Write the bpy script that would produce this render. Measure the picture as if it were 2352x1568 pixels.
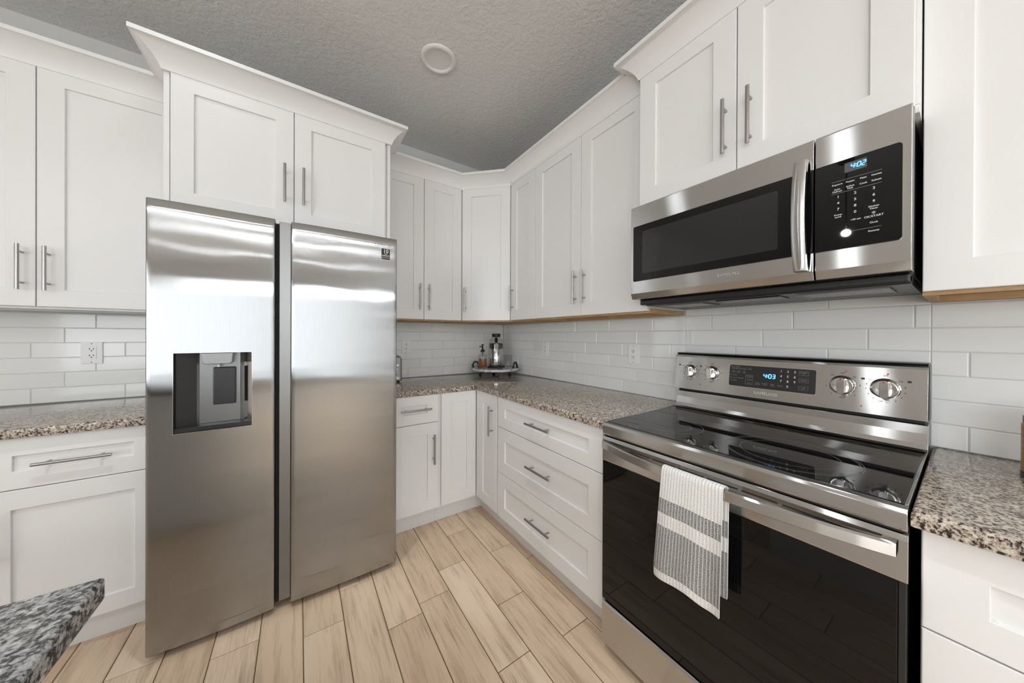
import bpy, bmesh, math, random
from mathutils import Vector, Matrix
random.seed(7)
for o in list(bpy.data.objects): bpy.data.objects.remove(o, do_unlink=True)
SC = bpy.context.scene
COL = SC.collection
PI = math.pi

# ------------------------------------------------------------------ camera
cam_d = bpy.data.cameras.new('camera'); cam = bpy.data.objects.new('camera', cam_d); COL.objects.link(cam)
cam_d.sensor_width = 36.0; cam_d.lens = 715.56 / 2352 * 36.0
cam_d.shift_y = -(784 - 772.79) / 2352
cam_d.clip_start = 0.02
A, P, R = math.radians(55.7405), math.radians(-0.1347), math.radians(-0.233)
fwd = Vector((math.cos(A) * math.cos(P), math.sin(A) * math.cos(P), math.sin(P)))
rgt = Vector((math.sin(A), -math.cos(A), 0)); upv = rgt.cross(fwd)
cr, sr = math.cos(R), math.sin(R)
right2 = rgt * cr - upv * sr
up2 = rgt * sr + upv * cr
cam.matrix_world = Matrix((
    (right2.x, up2.x, -fwd.x, -1.6561),
    (right2.y, up2.y, -fwd.y, -2.5801),
    (right2.z, up2.z, -fwd.z, 1.2563),
    (0, 0, 0, 1)))
SC.camera = cam

# ------------------------------------------------------------------ view, world, daylight
SC.view_settings.view_transform = 'Standard'
try: SC.view_settings.look = 'None'
except Exception: pass
SC.view_settings.gamma = 1.0
SC.view_settings.use_curve_mapping = False
SC.view_settings.exposure = -0.33
W = bpy.data.worlds.new('world'); SC.world = W; W.use_nodes = True
bg = W.node_tree.nodes['Background']; bg.inputs[0].default_value = (0.85, 0.93, 1.0, 1); bg.inputs[1].default_value = 1.0

def area(name, loc, rot, sx, sy, power, col=(1, 1, 1), spread=PI):
    d = bpy.data.lights.new(name, 'AREA'); d.shape = 'RECTANGLE'; d.size = sx; d.size_y = sy
    d.energy = power; d.color = col; d.spread = spread
    o = bpy.data.objects.new(name, d); COL.objects.link(o); o.location = loc; o.rotation_euler = rot
    return o
# daylight entering through the far windows and the side windows of the open-plan room
for wx, wp in ((-5.25, 38), (-3.25, 15), (-1.30, 26)):
    area('daylight_far', (wx, -8.72, 1.22), (PI / 2 - 0.12, 0, 0), 1.55, 2.2, wp, (0.91, 0.96, 1.0), 2.6)
area('daylight_side', (-6.90, -5.2, 1.45), (PI / 2, 0, -PI / 2), 3.4, 1.9, 115, (0.91, 0.96, 1.0), 2.3)

# ------------------------------------------------------------------ material helpers
def rgb(r, g, b):
    f = lambda c: (c / 255) / 12.92 if c / 255 <= 0.04045 else ((c / 255 + 0.055) / 1.055) ** 2.4
    return (f(r), f(g), f(b), 1)
class NT:
    def __init__(s, name):
        s.m = bpy.data.materials.new(name); s.m.use_nodes = True; s.t = s.m.node_tree
        s.b = s.t.nodes['Principled BSDF']
    def n(s, typ, **kw):
        x = s.t.nodes.new(typ)
        for k, v in kw.items():
            if k.startswith('i_'):
                key = k[2:]; key = int(key) if key.isdigit() else key
                s.put(x.inputs[key], v)
            else: setattr(x, k, v)
        return x
    def put(s, sock, v):
        if hasattr(v, 'is_linked') or isinstance(v, bpy.types.NodeSocket): s.t.links.new(v, sock)
        elif isinstance(v, bpy.types.Node): s.t.links.new(v.outputs[0], sock)
        else: sock.default_value = v
    def math(s, op, a, b=0.0, c=0.0):
        x = s.n('ShaderNodeMath', operation=op); s.put(x.inputs[0], a); s.put(x.inputs[1], b); s.put(x.inputs[2], c)
        return x.outputs[0]
    def set(s, **kw):
        for k, v in kw.items(): s.put(s.b.inputs[k.replace('_', ' ')], v)
        return s
    def ramp(s, fac, stops, interp='LINEAR'):
        x = s.n('ShaderNodeValToRGB'); s.put(x.inputs[0], fac); x.color_ramp.interpolation = interp
        e = x.color_ramp.elements
        while len(e) < len(stops): e.new(0.5)
        for i, (p, c) in enumerate(stops): e[i].position = p; e[i].color = c
        return x.outputs[0]
    def mix(s, fac, a, b, typ='MIX'):
        x = s.n('ShaderNodeMix', data_type='RGBA', blend_type=typ)
        s.put(x.inputs[0], fac); s.put(x.inputs[6], a); s.put(x.inputs[7], b)
        return x.outputs[2]
    def coords(s, kind='Object'): return s.n('ShaderNodeTexCoord').outputs[kind]
    def mapping(s, vec, scale=(1, 1, 1), loc=(0, 0, 0), rot=(0, 0, 0)):
        x = s.n('ShaderNodeMapping'); s.put(x.inputs[0], vec)
        x.inputs['Location'].default_value = loc; x.inputs['Rotation'].default_value = rot; x.inputs['Scale'].default_value = scale
        return x.outputs[0]
    def noise(s, vec, scale, detail=3, rough=0.5, out=0):
        x = s.n('ShaderNodeTexNoise'); s.put(x.inputs['Vector'], vec); x.inputs['Scale'].default_value = scale
        x.inputs['Detail'].default_value = detail; x.inputs['Roughness'].default_value = rough
        return x.outputs[out]
    def bump(s, h, strength, dist=0.001):
        x = s.n('ShaderNodeBump'); s.put(x.inputs['Height'], h); x.inputs['Strength'].default_value = strength
        x.inputs['Distance'].default_value = dist; s.put(s.b.inputs['Normal'], x.outputs[0])
def plain(name, col, rough=0.4, metal=0.0, **kw):
    t = NT(name); t.set(Base_Color=col, Roughness=rough, Metallic=metal, **kw); return t.m

M = {}
def make_materials():
    # painted cabinet wood
    t = NT('white_cabinet_paint'); t.set(Base_Color=(0.80, 0.79, 0.775, 1), Roughness=0.38)
    t.bump(t.noise(t.mapping(t.coords(), (60, 60, 6)), 4, 2), 0.06, 0.0006); M['paint'] = t.m
    M['trimpaint'] = plain('white_trim_paint', (0.80, 0.795, 0.78, 1), 0.45)
    # wall paint
    t = NT('wall_paint'); t.set(Base_Color=(0.62, 0.62, 0.60, 1), Roughness=0.75)
    t.bump(t.noise(t.coords(), 90, 3), 0.15, 0.001); M['wall'] = t.m
    M['wallwhite'] = plain('living_wall_paint', (0.80, 0.795, 0.78, 1), 0.8)
    # knock-down ceiling
    t = NT('textured_ceiling_paint'); c = t.coords()
    t.set(Base_Color=(0.76, 0.755, 0.745, 1), Roughness=0.85)
    n1 = t.noise(c, 52, 4, 0.55); n2 = t.noise(c, 20, 2)
    h = t.ramp(n1, [(0.42, (0, 0, 0, 1)), (0.60, (1, 1, 1, 1))])
    h = t.math('ADD', h, t.math('MULTIPLY', n2, 0.6)); t.bump(h, 0.38, 0.005); M['ceiling'] = t.m
    # stainless, grain direction selects the rotation of the anisotropy
    def steel(name, rot, col, rough, an=0.8):
        t = NT(name); tg = t.n('ShaderNodeTangent', direction_type='RADIAL', axis='Z')
        sc = (260, 260, 3) if rot == 0 else (3, 3, 260)
        g = t.noise(t.mapping(t.coords(), sc), 3, 2)
        x = t.n('ShaderNodeBsdfAnisotropic', distribution='BECKMANN')
        x.inputs['Anisotropy'].default_value = an; x.inputs['Rotation'].default_value = rot + 0.25
        t.put(x.inputs['Color'], t.mix(g, tuple(c * 0.93 for c in col[:3]) + (1,), tuple(min(c * 1.07, 1) for c in col[:3]) + (1,)))
        t.put(x.inputs['Roughness'], t.math('ADD', t.math('MULTIPLY', g, 0.03), rough - 0.015))
        t.put(x.inputs['Tangent'], tg)
        w = t.noise(t.mapping(t.coords(), (2.0, 2.0, 6.0) if rot == 0 else (2, 5, 2)), 1.6, 1)
        b = t.n('ShaderNodeBump'); t.put(b.inputs['Height'], w); b.inputs['Strength'].default_value = 0.12; b.inputs['Distance'].default_value = 0.006
        t.put(x.inputs['Normal'], b.outputs[0])
        out = t.t.nodes['Material Output']; t.t.links.new(x.outputs[0], out.inputs['Surface']); t.t.nodes.remove(t.b)
        return t.m
    M['fridge'] = steel('brushed_steel_vertical_grain', 0.0, (0.385, 0.388, 0.388, 1), 0.17, 0.82)
    M['steel'] = steel('brushed_steel_horizontal_grain', -0.25, (0.58, 0.577, 0.57, 1), 0.21, 0.76)
    M['nickel'] = plain('satin_nickel', (0.42, 0.41, 0.40, 1), 0.3, 1.0)
    M['chrome'] = plain('polished_metal', (0.72, 0.72, 0.71, 1), 0.12, 1.0)
    M['darkmetal'] = plain('dark_grey_metal', (0.12, 0.12, 0.118, 1), 0.35, 0.8)
    M['grip'] = plain('satin_grey_grip', (0.26, 0.26, 0.258, 1), 0.35, 1.0)
    M['blackglass'] = plain('black_glass', (0.006, 0.006, 0.006, 1), 0.03, Specular_IOR_Level=0.3)
    M['ovenglass'] = plain('black_oven_glass', (0.005, 0.005, 0.005, 1), 0.02, Specular_IOR_Level=0.38)
    M['windowglass'] = plain('smoked_window', (0.022, 0.022, 0.022, 1), 0.05)
    M['blackplastic'] = plain('black_plastic', (0.012, 0.012, 0.012, 1), 0.35)
    M['blackrubber'] = plain('black_matte', (0.01, 0.01, 0.01, 1), 0.7)
    M['greyplastic'] = plain('charcoal_gloss_plastic', (0.02, 0.02, 0.02, 1), 0.28)
    M['cavity'] = plain('dispenser_grey', (0.24, 0.24, 0.238, 1), 0.3, 0.85)
    M['lettergrey'] = plain('grey_lettering', (0.17, 0.17, 0.17, 1), 0.4, 0.3)
    M['letterlight'] = plain('pale_lettering', (0.75, 0.75, 0.74, 1), 0.25, 0.6)
    M['ink'] = plain('black_ink', (0.02, 0.02, 0.02, 1), 0.5)
    M['whiteink'] = plain('white_ink', (0.72, 0.72, 0.72, 1), 0.5)
    M['dimink'] = plain('grey_ink', (0.30, 0.30, 0.30, 1), 0.5)
    M['ringink'] = plain('burner_ring_ink', (0.16, 0.16, 0.16, 1), 0.25)
    M['lcd'] = plain('grey_display', (0.10, 0.10, 0.105, 1), 0.2)
    M['red'] = plain('red_mark', (0.55, 0.03, 0.01, 1), 0.4)
    t = NT('blue_digits'); t.set(Base_Color=(0.1, 0.3, 0.8, 1), Emission_Color=(0.10, 0.42, 1.0, 1), Emission_Strength=2.4); M['blue'] = t.m
    M['plate'] = plain('white_outlet_plastic', (0.88, 0.875, 0.86, 1), 0.35)
    M['slot'] = plain('dark_slot', (0.02, 0.02, 0.02, 1), 0.6)
    # glazed subway tile with per tile tone
    t = NT('white_glazed_tile'); a = t.n('ShaderNodeAttribute', attribute_name='rnd').outputs['Fac']
    t.set(Base_Color=t.ramp(a, [(0, (0.81, 0.81, 0.795, 1)), (1, (0.86, 0.86, 0.845, 1))]), Roughness=0.07)
    t.bump(t.noise(t.coords(), 14, 2), 0.12, 0.002); M['tile'] = t.m
    M['grout'] = plain('pale_grout', (0.66, 0.66, 0.65, 1), 0.85)
    # wood look floor planks
    t = NT('wood_look_plank'); uv = t.coords('UV'); a = t.n('ShaderNodeAttribute', attribute_name='rnd').outputs['Fac']
    base = t.ramp(a, [(0, rgb(212, 186, 158)), (0.5, rgb(222, 197, 169)), (1, rgb(230, 206, 180))])
    g1 = t.noise(t.mapping(uv, (26, 2.2, 1)), 1.0, 5, 0.62)
    g2 = t.noise(t.mapping(uv, (95, 5, 1)), 1.0, 3, 0.6)
    g3 = t.noise(t.mapping(uv, (7, 1.8, 1)), 1.0, 3, 0.5)
    s1 = t.ramp(g1, [(0.52, (0, 0, 0, 1)), (0.72, (1, 1, 1, 1))])
    s2 = t.ramp(g2, [(0.50, (0, 0, 0, 1)), (0.75, (1, 1, 1, 1))])
    s3 = t.ramp(g3, [(0.40, (0, 0, 0, 1)), (0.70, (1, 1, 1, 1))])
    c1 = t.mix(t.math('MULTIPLY', s1, 0.8), base, rgb(164, 137, 110))
    c2 = t.mix(t.math('MULTIPLY', t.math('MULTIPLY', s2, s3), 0.95), c1, rgb(122, 97, 74))
    c3 = t.mix(t.math('MULTIPLY', s3, 0.35), c2, rgb(182, 156, 128))
    t.set(Base_Color=c3, Roughness=0.42); t.bump(g2, 0.12, 0.001); M['plank'] = t.m
    M['floorgrout'] = plain('brown_grout', rgb(104, 80, 58), 0.9)
    # granite
    def granite(name, stops, sc=1.0, vec=1.0):
        t = NT(name); c = t.coords()
        n1 = t.noise(c, 210 * sc, 3, 0.6); n2 = t.noise(c, 78 * sc, 4, 0.65); n3 = t.noise(c, 480 * sc, 2, 0.5)
        v = t.n('ShaderNodeTexVoronoi', feature='F1'); t.put(v.inputs['Vector'], c); v.inputs['Scale'].default_value = 190 * sc
        sep = t.n('ShaderNodeSeparateColor'); t.put(sep.inputs[0], v.outputs['Color'])
        f = t.math('ADD', t.math('MULTIPLY', n1, 0.42), t.math('MULTIPLY', n2, 0.40))
        f = t.math('ADD', f, t.math('ADD', t.math('MULTIPLY', n3, 0.08), t.math('MULTIPLY', sep.outputs[0], 0.10)))
        t.set(Base_Color=t.ramp(f, stops, 'LINEAR'), Roughness=0.09); return t.m
    M['granite'] = granite('brown_speckled_granite', [(0.405, (0.014, 0.012, 0.010, 1)), (0.440, (0.055, 0.043, 0.034, 1)), (0.468, (0.21, 0.165, 0.125, 1)),
                            (0.50, (0.39, 0.325, 0.26, 1)), (0.55, (0.52, 0.45, 0.375, 1)), (0.62, (0.66, 0.60, 0.53, 1))])
    M['granite_isl'] = granite('black_grey_granite', [(0.415, (0.008, 0.008, 0.008, 1)), (0.46, (0.04, 0.04, 0.04, 1)), (0.485, (0.16, 0.16, 0.158, 1)),
                            (0.52, (0.28, 0.28, 0.275, 1)), (0.57, (0.42, 0.42, 0.41, 1)), (0.64, (0.55, 0.55, 0.54, 1))], 0.8)
    # raw plywood of the undersides
    t = NT('raw_plywood'); n = t.noise(t.mapping(t.coords(), (4, 4, 30)), 3, 3)
    t.set(Base_Color=t.ramp(n, [(0.3, (0.44, 0.27, 0.12, 1)), (0.7, (0.60, 0.40, 0.20, 1))]), Roughness=0.6); M['ply'] = t.m
    t = NT('amber_wood'); n = t.noise(t.mapping(t.coords(), (6, 6, 40)), 3, 3)
    t.set(Base_Color=t.ramp(n, [(0.3, (0.42, 0.17, 0.04, 1)), (0.7, (0.6, 0.28, 0.08, 1))]), Roughness=0.4); M['amberwood'] = t.m
    # marble
    t = NT('grey_veined_marble'); c = t.coords(); n = t.noise(t.mapping(c, (7, 16, 30), rot=(0, 0, 0.6)), 2.2, 6, 0.7)
    t.set(Base_Color=t.ramp(n, [(0.35, (0.20, 0.20, 0.20, 1)), (0.47, (0.55, 0.55, 0.54, 1)), (0.6, (0.74, 0.735, 0.72, 1))]), Roughness=0.2); M['marble'] = t.m
    # glass, thin walled look through real shells
    t = NT('clear_glass'); lw = t.n('ShaderNodeLayerWeight'); fr = t.n('ShaderNodeMath', operation='MULTIPLY_ADD'); t.put(fr.inputs[0], t.math('POWER', lw.outputs['Facing'], 4.0)); fr.inputs[1].default_value = 0.55; fr.inputs[2].default_value = 0.045
    tr = t.n('ShaderNodeBsdfTransparent'); tr.inputs[0].default_value = (0.965, 0.97, 0.97, 1); gl = t.n('ShaderNodeBsdfGlossy'); gl.inputs['Roughness'].default_value = 0.03
    mx = t.n('ShaderNodeMixShader'); t.put(mx.inputs[0], fr.outputs[0]); t.put(mx.inputs[1], tr.outputs[0]); t.put(mx.inputs[2], gl.outputs[0])
    t.t.links.new(mx.outputs[0], t.t.nodes['Material Output'].inputs['Surface']); t.t.nodes.remove(t.b); M['glass'] = t.m
    t = NT('amber_syrup'); t.set(Base_Color=(0.62, 0.22, 0.03, 1), Roughness=0.05, IOR=1.36, Transmission_Weight=0.55); M['amber'] = t.m
    # filter mesh
    t = NT('metal_filter_mesh'); v = t.n('ShaderNodeTexVoronoi'); t.put(v.inputs['Vector'], t.coords()); v.inputs['Scale'].default_value = 260
    t.set(Base_Color=t.ramp(v.outputs['Distance'], [(0.2, (0.04, 0.04, 0.04, 1)), (0.6, (0.45, 0.45, 0.44, 1))]), Metallic=0.7, Roughness=0.4); M['filter'] = t.m
    # striped waffle towel, UV.x across in metres, UV.y hanging length in metres
    t = NT('striped_waffle_cotton'); uv = t.coords('UV'); sp = t.n('ShaderNodeSeparateXYZ'); t.put(sp.inputs[0], uv)
    U, V = sp.outputs[0], sp.outputs[1]
    def band(a, b): return t.math('MULTIPLY', t.math('GREATER_THAN', V, a), t.math('LESS_THAN', V, b))
    bands = t.math('ADD', band(0.088, 0.133), band(0.172, 0.312))
    st = t.math('FRACT', t.math('MULTIPLY', U, 118.0))
    dark = t.math('GREATER_THAN', st, 0.30)
    tick = t.noise(t.mapping(uv, (380, 620, 1)), 1.0, 1)
    tk = t.ramp(tick, [(0.36, (0, 0, 0, 1)), (0.60, (1, 1, 1, 1))])
    grey = t.mix(tk, (0.075, 0.073, 0.07, 1), (0.42, 0.415, 0.405, 1))
    inner = t.mix(dark, (0.60, 0.595, 0.58, 1), grey)
    t.set(Base_Color=t.mix(bands, (0.78, 0.77, 0.745, 1), inner), Roughness=0.9)
    wu = t.math('SINE', t.math('MULTIPLY', U, 118 * 2 * PI)); wv = t.math('SINE', t.math('MULTIPLY', V, 150 * 2 * PI))
    t.bump(t.math('ADD', wu, t.math('MULTIPLY', wv, 0.5)), 0.5, 0.0008); M['towel'] = t.m
    t = NT('fill_lamp_lens'); t.set(Base_Color=(0.9, 0.9, 0.9, 1), Emission_Color=(0.91, 0.96, 1.0, 1), Emission_Strength=100.0); M['lens'] = t.m
    t = NT('living_lamp_lens'); t.set(Base_Color=(0.9, 0.9, 0.9, 1), Emission_Color=(0.91, 0.96, 1.0, 1), Emission_Strength=85.0); M['lens2'] = t.m
    t = NT('dim_lamp_lens'); t.set(Base_Color=(0.9, 0.9, 0.9, 1), Emission_Color=(0.91, 0.96, 1.0, 1), Emission_Strength=30.0); M['lens3'] = t.m
    t = NT('fill_opal_globe'); t.set(Base_Color=(0.9, 0.9, 0.9, 1), Emission_Color=(0.91, 0.96, 1.0, 1), Emission_Strength=62.0); M['opal'] = t.m
    t = NT('bright_opal_globe'); t.set(Base_Color=(0.9, 0.9, 0.9, 1), Emission_Color=(0.93, 0.97, 1.0, 1), Emission_Strength=280.0); M['opal2'] = t.m
    t = NT('window_glass'); t.set(Base_Color=(1, 1, 1, 1), Roughness=0.0, IOR=1.01, Transmission_Weight=1.0); M['pane'] = t.m
make_materials()

# ------------------------------------------------------------------ geometry helpers
class MB:
    def __init__(s): s.bm = bmesh.new(); s.uv = None; s.rnd = None
    def quad(s, pts, mi=0):
        f = s.bm.faces.new([s.bm.verts.new(p) for p in pts]); f.material_index = mi; return f
    def box(s, x0, x1, y0, y1, z0, z1, mi=0):
        x0, x1 = min(x0, x1), max(x0, x1); y0, y1 = min(y0, y1), max(y0, y1); z0, z1 = min(z0, z1), max(z0, z1)
        v = [s.bm.verts.new((x, y, z)) for x in (x0, x1) for y in (y0, y1) for z in (z0, z1)]
        for ids in ((0, 1, 3, 2), (4, 6, 7, 5), (0, 4, 5, 1), (2, 3, 7, 6), (0, 2, 6, 4), (1, 5, 7, 3)):
            s.bm.faces.new([v[i] for i in ids]).material_index = mi
        return s
    def prism(s, poly, fn, a, b, mi=0):
        """poly: 2D points; fn(p, q, t) -> 3D; extruded from a to b"""
        A_ = [s.bm.verts.new(fn(p, q, a)) for p, q in poly]; B_ = [s.bm.verts.new(fn(p, q, b)) for p, q in poly]
        n = len(poly)
        for i in range(n):
            s.bm.faces.new((A_[i], A_[(i + 1) % n], B_[(i + 1) % n], B_[i])).material_index = mi
        s.bm.faces.new(A_[::-1]).material_index = mi; s.bm.faces.new(B_).material_index = mi
        return s
    def cyl(s, p0, p1, r0, r1=None, n=20, cap=True, mi=0):
        r1 = r0 if r1 is None else r1
        p0, p1 = Vector(p0), Vector(p1); d = (p1 - p0).normalized()
        a = d.orthogonal().normalized(); b = d.cross(a)
        L = [[s.bm.verts.new(p + (a * math.cos(2 * PI * i / n) + b * math.sin(2 * PI * i / n)) * r) for i in range(n)] for p, r in ((p0, r0), (p1, r1))]
        for i in range(n):
            f = s.bm.faces.new((L[0][i], L[0][(i + 1) % n], L[1][(i + 1) % n], L[1][i])); f.smooth = True; f.material_index = mi
        if cap:
            s.bm.faces.new(L[0][::-1]).material_index = mi; s.bm.faces.new(L[1]).material_index = mi
        return s
    def lathe(s, prof, c, axis='z', n=36, mi=0, smooth=True, sy=1.0):
        """prof: (r, h) list; open ends are capped when r > 0"""
        c = Vector(c); rings = []
        for r, h in prof:
            ring = []
            for i in range(n):
                ca, sa = math.cos(2 * PI * i / n) * r, math.sin(2 * PI * i / n) * r
                p = {'z': (ca, sa * sy, h), 'x': (h, ca, sa), 'y': (ca, h, sa)}[axis]
                ring.append(s.bm.verts.new(c + Vector(p)))
            rings.append(ring)
        for k in range(len(rings) - 1):
            for i in range(n):
                f = s.bm.faces.new((rings[k][i], rings[k][(i + 1) % n], rings[k + 1][(i + 1) % n], rings[k + 1][i])); f.smooth = smooth; f.material_index = mi
        for r, ring in ((prof[0][0], rings[0]), (prof[-1][0], rings[-1])):
            if r > 1e-6: s.bm.faces.new(ring).material_index = mi
        return s
    def tube(s, pts, r, n=10, mi=0):
        pts = [Vector(p) for p in pts]; rings = []; prev = None
        for i, p in enumerate(pts):
            d = (pts[min(i + 1, len(pts) - 1)] - pts[max(i - 1, 0)]).normalized()
            a = d.orthogonal().normalized() if prev is None else (prev - d * prev.dot(d)).normalized()
            prev = a; b = d.cross(a); rr = r[i] if isinstance(r, (list, tuple)) else r
            rings.append([s.bm.verts.new(p + (a * math.cos(2 * PI * k / n) + b * math.sin(2 * PI * k / n)) * rr) for k in range(n)])
        for i in range(len(rings) - 1):
            for k in range(n):
                f = s.bm.faces.new((rings[i][k], rings[i][(k + 1) % n], rings[i + 1][(k + 1) % n], rings[i + 1][k])); f.smooth = True; f.material_index = mi
        s.bm.faces.new(rings[0][::-1]).material_index = mi; s.bm.faces.new(rings[-1]).material_index = mi
        return s
    def sweep(s, path, prof, mi=0, smooth=False):
        """path of (x, y); profile of (offset to the right hand side, z), closed"""
        path = [Vector((p[0], p[1], 0)) for p in path]; n = len(path); rings = []
        for i, p in enumerate(path):
            ns = []
            if i > 0: d = (p - path[i - 1]).normalized(); ns.append(Vector((d.y, -d.x, 0)))
            if i < n - 1: d = (path[i + 1] - p).normalized(); ns.append(Vector((d.y, -d.x, 0)))
            m = ns[0] if len(ns) == 1 else (ns[0] + ns[1]) / (1 + ns[0].dot(ns[1]))
            rings.append([s.bm.verts.new((p.x + m.x * o, p.y + m.y * o, z)) for o, z in prof])
        k = len(prof)
        for i in range(n - 1):
            for j in range(k):
                s.bm.faces.new((rings[i][j], rings[i][(j + 1) % k], rings[i + 1][(j + 1) % k], rings[i + 1][j])).material_index = mi
        s.bm.faces.new(rings[0][::-1]).material_index = mi; s.bm.faces.new(rings[-1]).material_index = mi
        return s
    def text(s, body, size, fn, align='CENTER', depth=0.0003, mi=0, spacing=1.0, bold=0.0):
        """fn(u, v, d) -> 3D, u to the reader's right, v up, d out of the surface"""
        cu = bpy.data.curves.new('t', 'FONT'); cu.body = body; cu.size = size; cu.align_x = align; cu.align_y = 'CENTER'
        cu.resolution_u = 3; cu.space_character = spacing; cu.offset = bold
        ob = bpy.data.objects.new('t', cu); COL.objects.link(ob)
        dg = bpy.context.evaluated_depsgraph_get(); dg.update()
        me = bpy.data.meshes.new_from_object(ob.evaluated_get(dg))
        vs = [s.bm.verts.new(fn(v.co.x, v.co.y, depth)) for v in me.vertices]
        for p in me.polygons:
            try: s.bm.faces.new([vs[i] for i in p.vertices]).material_index = mi
            except ValueError: pass
        bpy.data.objects.remove(ob); bpy.data.curves.remove(cu); bpy.data.meshes.remove(me)
        return s
    def build(s, name, mats, parent=None, bevel=0.0, seg=2, smooth=False, loc=None, fix=True, root=None, sharp=40):
        bm = s.bm
        if fix: bmesh.ops.recalc_face_normals(bm, faces=bm.faces[:])
        if bevel:
            es = [e for e in bm.edges if e.is_manifold and e.calc_face_angle(0) > 0.5]
            bmesh.ops.bevel(bm, geom=es, offset=bevel, segments=seg, affect='EDGES', profile=0.5, clamp_overlap=True)
        o0 = Vector(loc) if loc is not None else (ROOT[root or parent] if (root or parent) in ROOT else Vector((0, 0, 0)))
        bmesh.ops.translate(bm, verts=bm.verts[:], vec=-o0)
        me = bpy.data.meshes.new(name); bm.to_mesh(me); bm.free()
        if smooth:
            for p in me.polygons: p.use_smooth = True
            try: me.set_sharp_from_angle(angle=math.radians(sharp))
            except Exception: pass
        for m in (mats if isinstance(mats, (list, tuple)) else [mats]): me.materials.append(m)
        o = bpy.data.objects.new(name, me); COL.objects.link(o)
        if parent is not None:
            o.parent = parent; ROOT[o] = o0
        else: o.location = o0; ROOT[o] = o0
        return o
ROOT = {}
def thing(name, label, cat, loc, group=None):
    o = bpy.data.objects.new(name, None); COL.objects.link(o); o.location = loc; o.empty_display_size = 0.05
    o['label'] = label; o['category'] = cat
    if group: o['group'] = group
    ROOT[o] = Vector(loc); return o
def tag(o, label, cat, group=None):
    o['label'] = label; o['category'] = cat
    if group: o['group'] = group
    return o
def struct(o, label=None, cat=None):
    o['kind'] = 'structure'
    if label: o['label'] = label; o['category'] = cat
    return o

# ------------------------------------------------------------------ key dimensions (metres)
CEIL = 2.798
UD, UZB, UZT = 0.3257, 1.375, 2.416            # wall cabinets: face, door bottom, door top
BD, BZB = 0.627, 0.133                         # base cabinets: face, door bottom
CT, CTH = 0.914, 0.034                         # worktop
CRZ = 2.495                                    # crown top
RX0, RX1 = -7.0, 0.0; RY0, RY1 = -8.8, 0.0    # room

# ------------------------------------------------------------------ the setting
def build_floor():
    s = MB(); uv = s.bm.loops.layers.uv.new('UVMap'); col = s.bm.faces.layers.float.new('rnd')
    f = s.quad([(RX0, RY0, -0.002), (RX1, RY0, -0.002), (RX1, RY1, -0.002), (RX0, RY1, -0.002)], 1)
    s.box(RX0, RX1, RY0, RY1, -0.12, -0.0025, 1)
    known = {-0.592: -1.176, -0.742: -1.019, -0.892: -0.741, -1.042: -0.989, -1.192: -1.135, -1.342: -1.189,
             -1.492: -1.45, -1.642: -1.027, -1.792: -1.30, -1.942: -0.933, -2.092: -1.22, -2.242: -0.822}
    rr = random.Random(3); g = 0.0016; L = 0.606
    x = -0.592 + 0.15 * 4
    while x > RX0 - 0.15:
        key = min(known, key=lambda k: abs(k - x)); off = known[key] if abs(key - x) < 0.01 else rr.uniform(-1.5, -0.9)
        y = off + L * math.ceil((RY1 - off) / L)
        while y > RY0:
            xa, xb = max(x + g, RX0), min(x + 0.15 - g, RX1); ya, yb = max(y - L + g, RY0), min(y - g, RY1)
            if xb - xa > 0.01 and yb - ya > 0.01:
                ou, ov, rv = rr.uniform(0, 30), rr.uniform(0, 30), rr.random()
                e = 0.0015
                lo = [s.bm.verts.new(p) for p in ((xa, ya, -0.002), (xb, ya, -0.002), (xb, yb, -0.002), (xa, yb, -0.002))]
                hi = [s.bm.verts.new(p) for p in ((xa + e, ya + e, 0), (xb - e, ya + e, 0), (xb - e, yb - e, 0), (xa + e, yb - e, 0))]
                fs = [s.bm.faces.new(hi)] + [s.bm.faces.new((lo[i], lo[(i + 1) % 4], hi[(i + 1) % 4], hi[i])) for i in range(4)]
                for f in fs:
                    f[col] = rv
                    for l in f.loops: l[uv].uv = (l.vert.co.x + ou, l.vert.co.y + ov)
            y -= L
        x -= 0.15
    struct(s.build('floor', [M['plank'], M['floorgrout']], fix=False), 'wood-look plank floor', 'floor')
build_floor()

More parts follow.
